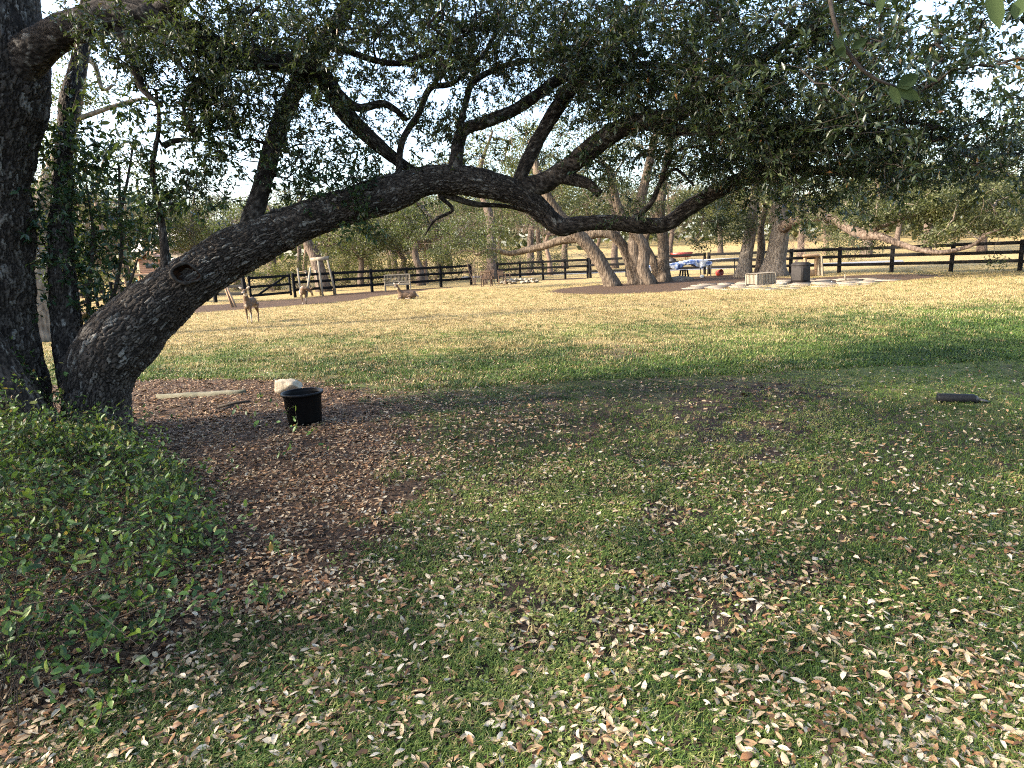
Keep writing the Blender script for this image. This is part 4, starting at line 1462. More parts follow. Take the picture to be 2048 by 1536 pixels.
far_tree('live_oak', gnd(1560, 549)[:2], 'broad grey live oak with furrowed trunk and limb arching right over the fence', 'tree',
         [[base4(1545, 33.0, 62), P4(1550, 520, 33, 40), P4(1556, 490, 33, 36), P4(1562, 455, 33, 34), P4(1558, 430, 33, 30), P4(1560, 360, 33, 22), P4(1580, 260, 33, 12)]],
         blobs_px([(1620, 270, 32, 150, 100, 2.4, 80), (1700, 415, 28, 110, 40, 1.6, 30), (1830, 410, 25.5, 110, 42, 1.8, 56), (1970, 400, 24.5, 110, 50, 1.8, 62), (1880, 300, 27, 150, 90, 2.4, 80), (2060, 350, 26, 90, 100, 2.4, 40), (1600, 400, 31, 60, 30, 1.5, 10), (1990, 455, 24, 50, 16, .8, 8), (1880, 470, 24.2, 26, 12, .5, 4)]),
         M['leaf_mid'], M['bark_pale'], per=130, tshift=0.05, shaded_limb_bark=M['bark_far'],  # darker bark paints the shade on the arching limb
         limbs=[[P4(1562, 458, 33, 26), P4(1590, 442, 31.5, 19), P4(1630, 434, 30, 18), P4(1668, 440, 28.8, 18), P4(1700, 458, 27.6, 19), P4(1728, 470, 26.6, 19), P4(1760, 473, 25.8, 15), P4(1800, 488, 25.0, 12), P4(1840, 500, 24.4, 10), P4(1880, 505, 24.0, 9), P4(1920, 498, 23.8, 8), P4(1950, 488, 23.6, 7), P4(1975, 468, 23.4, 6), P4(2010, 455, 23.2, 4)],
                [P4(1728, 470, 26.6, 12), P4(1760, 455, 26.2, 9), P4(1800, 440, 26, 7), P4(1860, 420, 25.6, 5)]])

# yard trees at the left and beyond the fence
far_tree('mossy_oak', (at(60, 600, 17)[0], 17), 'tall pale trunk veiled in yellow green leaves behind the left oak', 'tree',
         [[base4(62, 17, 60), P4(72, 500, 17, 40), P4(85, 400, 17, 34), P4(125, 300, 17, 28), P4(150, 200, 17, 26), P4(165, 100, 17, 22), P4(185, 0, 17, 16), P4(200, -120, 17, 12)]],
         blobs_px([(140, 250, 17, 55, 60, 1, 16), (155, 160, 17, 30, 60, .8, 10), (200, 330, 17, 60, 50, 1, 10), (90, 480, 17, 20, 60, .6, 6), (230, 60, 17, 70, 60, 1, 8)]), M['leaf_yellow'], M['bark_pale'], leaf=(0.06, .10), per=110, rad=.45, tshift=-.15,
         limbs=[[P4(165, 110, 17, 14), P4(190, 130, 17, 9), P4(205, 180, 17, 7), P4(225, 170, 17, 5)], [P4(150, 240, 17, 10), P4(220, 215, 17, 8), P4(270, 200, 17, 6), P4(320, 195, 17, 4)]])


def simple_oak(u, Y, w, h, tw, kind, label, name, group, lean=0.0, n=None, low=0.35):
    d = ray(u, 540)
    x = d[0] / d[1] * Y
    z = g0(x, Y)
    hh = h * rng.uniform(.9, 1.1)
    trunks = [[[x, Y, z - .2, tw * 1.25], [x + lean * .2, Y, z + hh * .15, tw], [x + lean * .5 + rng.normal(0, .2), Y, z + hh * .35, tw * .85], [x + lean + rng.normal(0, .4), Y, z + hh * .6, tw * .5], [x + lean * 1.2 + rng.normal(0, .5), Y, z + hh * .85, tw * .2]]]
    rows = []
    n = n or int(26 + w * 5)
    for k in range(5):
        rows.append(((x + lean + rng.normal(0, w * .22), Y + rng.normal(0, w * .2), z + hh * rng.uniform(low + .18, .82)), (w * .34, w * .32, hh * .20), n // 5))
    cl = blobs(rows)
    if kind == 'bare':
        return far_tree(name, (x, Y), label, 'tree', trunks, cl[:max(14, len(cl) // 2)], None, M['twig_bare'], group=group, thick=0.022, step=.5, sides=8, bare=True)
    lm = {'olive': M['leaf_far'], 'yellow': M['leaf_yellow'], 'green': M['leaf_mid']}[kind]
    return far_tree(name, (x, Y), label, 'tree', trunks, cl, lm, M['bark_far'], leaf=(0.13, 0.24), per=95, rad=w * .13, group=group, thick=0.018, step=.5, sides=8)


LAND = [(40, 'behind the trunk at the left edge'), (160, 'behind the dark sapling'), (290, 'behind the playset'), (420, 'behind the leaning trunk'), (500, 'behind the black gate'), (575, 'behind the standing deer'), (650, 'behind the swing frame'), (720, 'right of the swing frame'), (795, 'behind the slatted bench'), (870, 'right of the slatted bench'), (950, 'behind the gap in the fence'), (1000, 'behind the garden chairs'), (1060, 'behind the stone ring'), (1130, 'left of the slender leaning oak'), (1200, 'behind the slender leaning oak'), (1275, 'behind the twin trunked oak'), (1335, 'behind the straight brown trunk'), (1440, 'behind the folding tables'), (1500, 'behind the thick pale trunk'), (1570, 'behind the broad grey oak'), (1620, 'behind the litter bin'), (1680, 'right of the litter bin'), (1740, 'under the arching limb'), (1850, 'behind the right fence'), (1950, 'near the right end of the fence'), (2100, 'at the far right edge')]
used_places = {}


def where(u, what):
    k = min(LAND, key=lambda q: abs(q[0] - u))[1]
    n = used_places.get((what, k), 0)
    used_places[(what, k)] = n + 1
    return k + ('', ', the farther one', ', the farthest one')[n]


EV = 'evergreen trees beyond the fence'
BR = 'bare winter trees beyond the fence'
G_EV = ['dark evergreen tree ', 'olive green evergreen tree ', 'yellow green bushy tree ']
for (u, Y, w, h, tw, kind, lean) in [
    (300, 58, 10, 10.5, .3, 'yellow', 0), (660, 72, 11, 10, .3, 'yellow', 0), (720, 47, 6, 5.2, .22, 'olive', 0), (900, 72, 10, 10, .3, 'olive', 0), (1080, 76, 11, 11, .3, 'yellow', 0), (1180, 80, 11, 11, .3, 'olive', 0), (1700, 84, 11, 9, .3, 'olive', 0), (1790, 76, 9, 8.5, .3, 'yellow', 0), (1900, 88, 11, 9, .3, 'yellow', 0), (540, 78, 11, 9, .3, 'yellow', 0), (160, 52, 8, 8.5, .3, 'yellow', 0), (395, 52, 8, 9.0, .3, 'olive', 0), (480, 60, 9, 9.5, .3, 'olive', 0), (790, 66, 10, 9.5, .3, 'yellow', 0), (840, 44, 7, 7.0, .25, 'green', 0), (70, 46, 9, 9.5, .30, 'olive', 0), (190, 62, 9, 9, .3, 'yellow', 0), (255, 50, 7, 7.5, .25, 'olive', 0), (440, 66, 9, 7.2, .3, 'olive', 0), (545, 49, 7.5, 7.6, .32, 'green', .5), (645, 41.5, 7.5, 7.4, .42, 'olive', -.8),
    (690, 58, 8, 6.8, .3, 'yellow', 0), (800, 52, 6.5, 5.6, .25, 'olive', 0), (880, 60, 8.5, 8.8, .3, 'olive', 0), (985, 50, 9.5, 12.0, .4, 'yellow', 0), (1060, 56, 8, 9.6, .3, 'olive', .5),
    (1130, 66, 9, 10.5, .3, 'yellow', 0), (1230, 62, 9, 11, .3, 'olive', 0), (1340, 74, 9, 9, .3, 'olive', 0), (1440, 80, 10, 10, .3, 'yellow', 0), (1600, 62, 7, 8.5, .3, 'yellow', 0), (1730, 58, 8, 9, .45, 'yellow', .3), (1850, 66, 9, 9.5, .4, 'olive', 0), (1960, 60, 9, 9, .35, 'olive', 0), (2080, 56, 9, 9, .35, 'green', 0), (-40, 40, 8, 9, .3, 'green', 0),
    (740, 84, 11, 9, .3, 'olive', 0), (600, 88, 11, 9.5, .3, 'yellow', 0), (350, 92, 12, 9, .3, 'yellow', 0), (980, 90, 12, 10, .3, 'olive', 0)]:
    ki = {'green': 0, 'olive': 1, 'yellow': 2}[kind]
    simple_oak(u, Y, w, h, tw, kind, G_EV[ki] + where(u, kind), 'evergreen_tree', EV + ', ' + ('dark', 'olive', 'yellow')[ki], lean)
for (u, Y, w, h, tw) in [(330, 60, 8, 9.5, .22), (400, 74, 9, 10, .25), (470, 55, 7, 8.5, .2), (610, 70, 9, 10, .25), (740, 62, 8, 8.0, .22), (780, 74, 9, 9.5, .22), (850, 47, 6, 6.5, .16), (1000, 70, 8, 9, .2), (1100, 52, 6, 7, .18), (1190, 70, 8, 9.5, .22), (1290, 66, 8, 9, .2), (130, 76, 9, 11, .3), (1650, 70, 8, 8, .25), (1500, 72, 8, 8.5, .2), (230, 42, 7, 10, .18)]:
    simple_oak(u, Y, w, h, tw, 'bare', 'leafless tan brown winter tree ' + where(u, 'bare'), 'bare_tree', BR, n=40, low=.2)


# shrubs along the far side of the fence
def shrub(u, Y, w, h, kind, label, group=None, name='shrub'):
    d = ray(u, 540)
    x = d[0] / d[1] * Y
    z = g0(x, Y)
    cl = blobs([((x, Y, z + h * .5), (w * .5, w * .4, h * .45), int(8 + 6 * w) if kind != 'bare' else int(3 + 3 * w))])
    stems = [[[x + rng.normal(0, .1), Y, z - .05, .03], [x + rng.normal(0, w * .2), Y, z + h * .4, .02], [x + rng.normal(0, w * .35), Y, z + h * .8, .01]] for k in range(4)]
    root = thing(name, (x, Y, z), label, 'shrub', group)
    b = MB()
    paths = [spline(s_, .15) for s_ in stems]
    for p in paths: b.tube(p[:, :3], p[:, 3], 6)
    nd, nr = limb_nodes(paths)
    wood(b, connect(nd, nr, cl, thick=.008), 4)
    if kind == 'bare':
        A, B = twiglets(cl, 7, .25, .7, .4)
        thin_tubes(b, A, B, .005)
        obj('stems', b, M['twig_bare'], root)
        return
    obj('stems', b, M['twig_bare'], root)
    q = rng.normal(0, .26 * min(1.2, w * .45), (len(cl), 80, 3))
    P = (cl[:, None] + q).reshape(-1, 3)
    P = P[P[:, 2] > z + .05]
    dd = unit(rng.normal(0, 1, P.shape))
    s = unit(np.cross(dd, rng.normal(0, 1, P.shape)))
    L = rng.uniform(.08, .16, len(P))
    b = MB()
    rhombs(b, P, dd, s, np.cross(dd, s), L, L * .5, np.clip(rng.normal(.5, .2, len(P)), 0, 1))
    obj('foliage', b, M[kind], root)


for (u, Y, w, h) in [(640, 54, 3.6, 3.0), (860, 53, 3.4, 3.0), (715, 58, 4.4, 3.4), (955, 56, 4, 3.4), (1005, 60, 4, 3.2), (480, 52, 3.6, 3.0), (690, 52, 3.4, 2.6), (735, 50, 3.0, 2.4), (770, 54, 3.2, 2.6), (830, 48, 2.6, 2.0), (590, 50, 2.6, 2.2), (540, 46, 2.4, 1.8), (905, 50, 3, 2.8), (180, 46, 3, 2.6)]:
    shrub(u, Y, w, h, 'leaf_yellow', 'rounded yellow green shrub ' + where(u, 'ys'), 'yellow green shrubs beyond the left fence')
for (u, Y, w, h) in [(1662, 52, 1.8, 2.6), (1702, 50, 2.2, 2.4), (1100, 56, 3, 2.4), (1030, 54, 3, 2.2)]:
    shrub(u, Y, w, h, 'leaf_mid', 'leafy dark green shrub ' + where(u, 'gs'), 'green shrubs in the field')
for (u, Y, w, h) in [(950, 39.6, 1.6, 2.0), (968, 39.8, 1.4, 1.9)]:
    shrub(u, Y, w, h, 'bare', 'twiggy leafless shrub ' + where(u, 'tw'), 'twiggy shrubs in the fence gap', 'bare_shrub')
for (u, Y, w, h) in [(1610, 50, 2.4, 2.8), (1590, 49, 2.0, 2.6), (1560, 51, 2.2, 2.4), (870, 50, 3, 2.2), (800, 47, 3, 1.6), (1180, 53, 3.0, 2.4), (1060, 52, 3, 2.0)]:
    shrub(u, Y, w, h, 'bare', 'tangled leafless brush ' + where(u, 'br'), 'leafless brush beyond the fence', 'bare_shrub')


def far_wood():
    n = 26000
    a = rng.uniform(R(-62), R(62), n)
    D = rng.uniform(105, 150, n)
    x, y = np.sin(a) * D, np.cos(a) * D
    top = 7.5 + 3.0 * fbm(np.stack([a * 14, a * 0, a * 0], 1), 3, 3)
    z = gz(x, y) + top * rng.uniform(0.02, 1, n) ** .8
    P = np.stack([x, y, z], 1)
    d = unit(rng.normal(0, 1, P.shape))
    s = unit(np.cross(d, rng.normal(0, 1, P.shape)))
    L = rng.uniform(.8, 1.7, n)
    b = MB()
    rhombs(b, P, d, s, np.cross(d, s), L, L * .55, np.clip(rng.normal(.5, .2, n), 0, 1))
    o = obj('far_wood', b, M['leaf_far'])
    tag(o, kind='stuff')


far_wood()
# ---------------------------------------------------------------- fences
_cubes = {}


def cube(material, name='board'):
    key = (material.name, name)
    if key not in _cubes:
        me = MB().box((0, 0, 0), (1, 1, 1)).mesh(name)
        me.materials.append(material)
        _cubes[key] = me
    return _cubes[key]


def board(name, parent, c, size, material, rot=(0, 0, 0)):
    """one plank as a part; c relative to the parent"""
    return inst(name, cube(material, name), parent, c, rot, size)


FH = 1.30


def fence(pts, spacing, label, skip_first=False):
    root = thing('rail_fence', (pts[0][0], pts[0][1], 0), label, 'fence')
    o = np.array(pts[0])
    for k in range(len(pts) - 1):
        a, b = np.array(pts[k]), np.array(pts[k + 1])
        L = np.linalg.norm(b - a)
        n = max(1, int(round(L / spacing)))
        ang = math.atan2(b[1] - a[1], b[0] - a[0])
        nrm = np.array([math.sin(ang), -math.cos(ang)])
        for i in range(n + 1):
            if i == 0 and (k > 0 or skip_first): continue
            p = a + (b - a) * i / n - o
            board('post', root, (p[0], p[1], FH / 2 - .05), (.14, .14, FH + .1), M['fence_black'], (rng.normal(0, .01), rng.normal(0, .01), ang))
        for i in range(n):
            p, q = a + (b - a) * i / n - o, a + (b - a) * (i + 1) / n - o
            c = (p + q) / 2 + nrm * .092
            for zz in (.42, .80, 1.18):
                board('rail', root, (c[0], c[1], zz + rng.normal(0, .008)), (L / n - .012, .04, .145), M['fence_black'], (0, rng.normal(0, .003), ang))
    return root


fence([(-11.55, 35.2), (-4.0, 39.3), (-2.25, 40.6)], 2.2, 'black three rail fence behind the slatted bench and swing frame')
fence([(-.6, 43.2), (2.4, 42.9), (5.3, 42.4)], 1.35, 'black three rail fence behind the chairs and stone ring')
fence([(5.45, 42.3), (12.0, 39.3)], 2.4, 'sunlit three rail fence behind the middle trees and tarp covered tables')
fence([(12.2, 39.1), (16.9, 32.9), (21.3, 26.8), (25.5, 21.0)], 2.75, 'black three rail fence beyond the bin at the right')
fence([(-13.2, 32.6), (-23.5, 38.6)], 2.6, 'black three rail fence behind the wooden playset')
fence([(-15.6, 21.5), (-19.5, 28.5), (-23.6, 38.0)], 2.4, 'black rail fence running away between the two left trunks')


def gate():
    a, b = np.array((-13.05, 32.75)), np.array((-11.65, 35.05))
    root = thing('gate', (a[0], a[1], 0), 'black rail gate with diagonal brace behind the standing deer', 'gate')
    d = b - a
    L = np.linalg.norm(d)
    ang = math.atan2(d[1], d[0])
    for f in (.03, .97):
        board('stile', root, (d[0] * f, d[1] * f, .72), (.09, .09, 1.16), M['fence_black'], (0, 0, ang))
    for zz in (.30, .74, 1.18):
        board('rail', root, (d[0] / 2 + .06, d[1] / 2 - .04, zz), (L * .93, .035, .13), M['fence_black'], (0, 0, ang))
    bl = MB().bar((d[0] * .2, d[1] * .2, .32), (d[0] * .92, d[1] * .92, 1.2), .035, .10)
    obj('brace', bl, M['fence_black'], root, world_coords=False)


gate()


# ---------------------------------------------------------------- things by the oak
def tub():
    c = gnd(611, 846)
    root = thing('tub', (c[0], c[1], g0(c[0], c[1])), 'black plastic nursery tub standing open on the mulch', 'tub')
    H, rt, rb = .335, .196, .168
    prof = [(0, 0), (rb - .01, 0), (rb, .008), (rb + .004, .05), (rt - .006, H - .05), (rt, H - .03), (rt + .014, H - .026), (rt + .019, H - .016), (rt + .018, H - .003), (rt + .008, H + .002), (rt - .004, H - .004), (rt - .012, H - .03), (rb - .012, .03), (0, .022)]
    obj('body', MB().lathe(prof[:6] , 56).lathe(prof[11:], 56), M['plastic_black'], root, True, world_coords=False)
    obj('rim', MB().lathe(prof[5:12], 56), M['plastic_black'], root, True, world_coords=False)


tub()


def rock(name, c, rad, seed, material, label=None, cat=None, group=None, noise_=.28, rz=0, parent=None):
    b = MB().ell((0, 0, 0), rad, 34, 22, noise=noise_, nf=1.5, seed=seed)
    V = b.v[0]
    # flat broken faces
    r = np.random.default_rng(seed)
    for k in range(13):
        n = unit(r.normal(0, 1, 3) / np.array(rad))
        lim = np.max(V @ n) * r.uniform(.55, .86)
        ex = np.maximum(V @ n - lim, 0)
        V = V - n * ex[:, None] * .93
    b.v[0] = V + unit(V) * (fbm(V * 22, 3, seed) * .012 * (rad[0] / .2))[:, None]
    o = obj(name, b, material, parent, False, world_coords=False)
    o.location = c
    o.rotation_euler = (0, 0, rz)
    if label: tag(o, label, cat, group)
    return o


c = gnd(574, 786)
rock('rock', (c[0], c[1], g0(c[0], c[1]) + .07), (.24, .17, .135), 5, M['limestone'], 'pale broken limestone rock on the mulch behind the black tub', 'rock', noise_=.4, rz=.3)


def slab():
    a, b_ = gnd(312, 796), gnd(492, 786)
    c = (a + b_) / 2
    L = np.linalg.norm(b_ - a)
    ang = math.atan2(b_[1] - a[1], b_[0] - a[0])
    n = 44
    t = np.linspace(-1, 1, n)
    w = .085 * (1 - np.abs(t) ** 4) ** .5 * np.interp(t, [-1, -.2, 1], [.35, 1, 1.05]) + .012
    V, F = [], []
    for i in range(n):
        x = t[i] * L / 2
        j = fbm(np.array([[t[i] * 4, 0, 0]]), 3, 3)[0] * .02
        for (yy, zz) in ((-w[i], -.02), (-w[i] + .008, .036 + j * .4), (w[i] * .1, .048 + j * .5), (w[i], .034 - j * .3), (w[i] + .006, -.02)):
            V.append((x, yy + j, zz))
    for i in range(n - 1):
        for k in range(4):
            F.append([i * 5 + k, i * 5 + k + 1, i * 5 + 6 + k, i * 5 + 5 + k][::-1])
    o = obj('stone_slab', MB().add(V, np.array(F)), M['slab'], None, True)
    o.location, o.rotation_euler = (c[0], c[1], g0(c[0], c[1])), (0, 0, ang)
    tag(o, 'long thin mossy stone slab lying flat on the mulch near the leaning trunk', 'stone')


slab()


def stick(pts, r, label, side=None):
    b = MB().tube(pts, r, 7)
    if side is not None: b.tube(side, r * .6, 6)
    o = obj('stick', b, M['twig'], None, True)
    tag(o, label, 'stick')


a, b_ = gnd(435, 818), gnd(502, 812)
stick([a + [0, 0, .02], (a + b_) / 2 + [0, .02, .05], b_ + [0, 0, .06]], np.array([.016, .018, .012]), 'dark fallen stick on the mulch between slab and tub', [(a + b_) / 2 + [0, 0, .03], a + [.10, -.16, .01], a + [.02, -.28, .01]])
a, b_ = gnd(360, 1215), gnd(468, 1196)
a, b_ = gnd(700, 806), gnd(760, 812)
stick([a + [0, 0, .012], b_ + [0, 0, .014]], np.array([.01, .008]), 'short thin stick on the leaves right of the black tub')


def dark_cylinder():
    a, b_ = gnd(1874, 805) + [0, 0, .045], gnd(1948, 807) + [0, 0, .045]
    root = thing('ground_light', (a[0], a[1], g0(a[0], a[1])), 'dark metal cylinder with a thin spike lying on the green grass', 'garden light')
    d = unit(b_ - a)
    obj('tube', MB().tube([a, a + d * .008, b_ - d * .008, b_], np.array([.044, .047, .047, .044]), 28), M['cylinder'], root, True)
    obj('end_cap', MB().tube([b_ + d * .001, b_ + d * .02, b_ + d * .03], np.array([.035, .032, .018]), 20), M['metal_dark'], root, True)
    obj('stake', MB().tube([b_ + d * .03 - [0, 0, .005], b_ + d * .09 - [0, 0, .018], b_ + d * .125 - [0, 0, .026]], np.array([.014, .012, .003]), 8), M['metal_dark'], root)


dark_cylinder()


# ---------------------------------------------------------------- deer
def to_mesh(b, vox, smooth_it=4):
    """fuse overlapping lumps into one skin"""
    me = b.mesh('tmp')
    o = bpy.data.objects.new('tmp', me)
    COL.objects.link(o)
    r = o.modifiers.new('r', 'REMESH')
    r.mode = 'VOXEL'
    r.voxel_size = vox
    s = o.modifiers.new('s', 'SMOOTH')
    s.iterations = smooth_it
    s.factor = .5
    dg = bpy.context.evaluated_depsgraph_get()
    dg.update()
    out = bpy.data.meshes.new_from_object(o.evaluated_get(dg))
    bpy.data.objects.remove(o)
    return out


def deer(name, loc, rz, pose, label):
    b = MB()
    up = 0.0
    if pose == 'lie':
        b.ell((0, 0, .17), (.36, .145, .165), 18, 12)
        b.ell((.22, 0, .19), (.17, .13, .16), 14, 10)
        b.ell((-.24, 0.02, .18), (.19, .16, .17), 14, 10)
        hd = np.array([.42, .10, .60])
        b.tube([(.24, 0, .24), (.33, .02, .38), (.37, .06, .50), hd], np.array([.12, .085, .062, .055]), 12)
        for s in (-1, 1):
            b.tube([(.25, s * .10, .10), (.40, s * .11, .06), (.46, s * .09, .035), (.24, s * .09, .03)], np.array([.05, .038, .03, .022]), 8)
            b.tube([(-.22, s * .12, .14), (-.02, s * .19, .10), (-.14, s * .20, .04), (.08, s * .20, .03)], np.array([.09, .055, .03, .022]), 8)
        face = unit(np.array([.45, .85, -.12]))
        tail = [(-.40, 0, .18), (-.47, .02, .10), (-.49, .03, .04)]
    else:
        b.ell((0.0, 0, .62), (.35, .125, .150), 18, 12)
        b.ell((.23, 0, .60), (.155, .115, .165), 14, 10)
        b.ell((-.25, 0, .63), (.17, .13, .155), 14, 10)
        if pose == 'stand':
            hd = np.array([.40, .02, .98])
            b.tube([(.24, 0, .66), (.31, 0, .77), (.36, .01, .88), hd], np.array([.115, .080, .060, .055]), 12)
            face = unit(np.array([.94, -.22, -.30]))
        else:
            hd = np.array([.36, .25, .60])
            b.tube([(.26, 0, .66), (.40, .04, .72), (.44, .14, .70), hd], np.array([.11, .080, .062, .052]), 12)
            face = unit(np.array([-.55, .55, -.45]))
        for s in (-1, 1):
            f = .04 * s if pose == 'stand' else 0.0
            b.tube([(.24 + f, s * .08, .56), (.25 + f, s * .075, .42), (.245 + f, s * .072, .30), (.245 + f, s * .07, .08), (.265 + f, s * .07, .0)], np.array([.062, .040, .027, .018, .024]), 9)
            g = -.07 * s
            b.tube([(-.27, s * .085, .58), (-.22 + g, s * .09, .44), (-.33 + g, s * .085, .29), (-.30 + g, s * .08, .08), (-.275 + g, s * .08, .0)], np.array([.105, .062, .029, .019, .025]), 9)
        tail = [(-.40, 0, .68), (-.46, 0, .60), (-.47, 0, .50)]
    b.tube(tail, np.array([.035, .04, .015]), 8)
    sd = unit(np.cross(face, [0, 0, 1.]))
    tp = np.cross(sd, face)
    b.ell(hd + face * .02, (.062, .062, .068), 12, 9)
    b.tube([hd + face * .02 + tp * .01, hd + face * .09, hd + face * .155 - tp * .012, hd + face * .185 - tp * .016], np.array([.060, .050, .034, .026]), 10)
    for s in (-1, 1):
        e0 = hd - face * .03 + sd * s * .045 + tp * .045
        e1 = e0 + sd * s * .135 + tp * .085
        mid = (e0 + e1) / 2
        b.tube([e0, e0 * .6 + e1 * .4, e0 * .3 + e1 * .7, e1], np.array([.024, .040, .034, .010]), 9)
    me = to_mesh(b, .012)
    nv = len(me.vertices)
    V = np.zeros(nv * 3, np.float32)
    me.vertices.foreach_get('co', V)
    V = V.reshape(-1, 3)
    rel = V - hd
    pf, pt = rel @ face, rel @ tp
    pale = np.zeros(nv)
    if pose == 'lie':
        pale = np.maximum(pale, 1 - sstep(.03, .08, V[:, 2]))
    else:
        pale = np.maximum(pale, (1 - sstep(.47, .53, V[:, 2])) * sstep(.42, .46, V[:, 2]) * (np.abs(V[:, 0]) < .22))
    mz = (pf > .10) & (pf < .172) & (pt < .03)
    pale[mz] = .8
    th = (np.linalg.norm(rel + tp * .09 - face * .03, axis=1) < .055)
    pale[th] = .9
    es = np.abs(rel @ sd)
    pale[(es > .08) & (pf > -.03) & (pt > .04)] = .65
    pale[(V[:, 0] < -.40)] = .55
    dark = np.zeros(nv)
    dark[pf > .172] = 1
    for s in (-1, 1):
        dark[np.linalg.norm(rel - (face * .062 + sd * s * .047 + tp * .028), axis=1) < .017] = 1
    if pose != 'lie': dark[V[:, 2] < .03] = 1
    for nm, arr in (('pale', pale), ('dark', dark)):
        at_ = me.attributes.new(nm, 'FLOAT', 'POINT')
        at_.data.foreach_set('value', arr.astype(np.float32))
    me.polygons.foreach_set('use_smooth', np.ones(len(me.polygons), bool))
    me.name = name
    me.materials.clear()
    me.materials.append(M['deer'])
    o = bpy.data.objects.new(name, me)
    COL.objects.link(o)
    o.location, o.rotation_euler = loc, (0, 0, rz)
    tag(o, label, 'deer')
    return o


c = gnd(505, 646)
deer('deer', (c[0], c[1], g0(c[0], c[1])), math.atan2(-.97, .08), 'stand', 'standing brown deer facing the camera with ears spread, nearest of the deer')
c = gnd(609, 609)
o = deer('deer', (c[0], c[1], g0(c[0], c[1])), math.atan2(-.93, .30), 'groom', 'brown deer turning its head back to groom beside the wooden ladder')
c = gnd(815, 598)
deer('deer', (c[0], c[1], g0(c[0], c[1])), R(186), 'lie', 'brown deer lying in the grass in front of the slatted bench')


# ---------------------------------------------------------------- garden furniture
def bench():
    c = gnd(792, 583)
    root = thing('garden_bench', (c[0], 37.2, 0), 'weathered slatted wooden bench against the black fence', 'bench', rz=R(8))
    W = 1.42
    for sx in (-1, 1):
        board('leg', root, (sx * W / 2, -.22, .32), (.07, .07, .64), M['wood_grey'])
        board('leg', root, (sx * W / 2, .24, .46), (.07, .07, .92), M['wood_grey'])
        board('arm', root, (sx * W / 2, -.01, .66), (.09, .56, .04), M['wood_grey'])
    for k in range(5):
        board('seat_slat', root, (0, -.20 + k * .095, .42), (W - .08, .08, .025), M['wood_grey'])
    board('seat_rail', root, (0, -.25, .36), (W - .08, .03, .09), M['wood_grey'])
    board('top_rail', root, (0, .25, .90), (W - .06, .045, .08), M['wood_grey'])
    board('back_rail', root, (0, .25, .50), (W - .08, .04, .06), M['wood_grey'])
    for k in range(17):
        board('back_slat', root, (-.62 + k * .0775, .25, .70), (.035, .022, .34), M['wood_grey'])


bench()


def swing_frame():
    c = gnd(645, 592)
    root = thing('swing_frame', (c[0], 35.6, 0), 'grey wooden swing frame with ladder standing in front of a tree trunk', 'swing frame', rz=R(-4))
    bx = lambda u: (at(u, 560, 35.6)[0] - c[0])
    zt = 2.02
    obj('beam', MB().bar((bx(625), 0, zt - .05), (bx(662), 0, zt), .12, .20), M['wood_grey'], root, world_coords=False)
    for (ut, ub, dy) in ((640, 647, -.35), (659, 668, .1)):
        obj('post', MB().bar((bx(ut), 0, zt - .1), (bx(ub), dy, 0), .10, .10), M['wood_grey'], root, world_coords=False)
    la = [((bx(605), -.6, 1.55), (bx(612), -1.0, 0)), ((bx(627), -.3, 1.55), (bx(625), -1.2, 0)), ((bx(609), .2, 1.4), (bx(614), .5, 0)), ((bx(630), .2, 1.4), (bx(632), .5, 0))]
    for a, b_ in la:
        obj('ladder_rail', MB().bar(a, b_, .09, .09), M['wood_grey'], root, world_coords=False)
    for f in (.18, .42, .66, .88):
        p = np.array(la[0][0]) * f + np.array(la[0][1]) * (1 - f)
        q = np.array(la[1][0]) * f + np.array(la[1][1]) * (1 - f)
        obj('rung', MB().bar(p, q, .05, .06), M['wood_tan'], root, world_coords=False)


swing_frame()


def trestle():
    c = gnd(468, 614)
    root = thing('trestle', (c[0], c[1], 0), 'pale leaning wooden trestle beside the black gate left of the deer', 'trestle')
    k = c[1] / FOC
    for a, b_, w in (((-.34, 0, 1.15), (-.14, .25, 0), .07), ((-.34, 0, 1.15), (.02, -.2, .0), .09), ((-.28, .05, 1.05), (.24, -.35, 0), .08)):
        obj('board', MB().bar(a, b_, w, .05), M['wood_tan'], root, world_coords=False)
    obj('crosspiece', MB().bar((-.26, .12, .55), (.0, -.12, .52), .05, .09), M['wood_tan'], root, world_coords=False)


trestle()


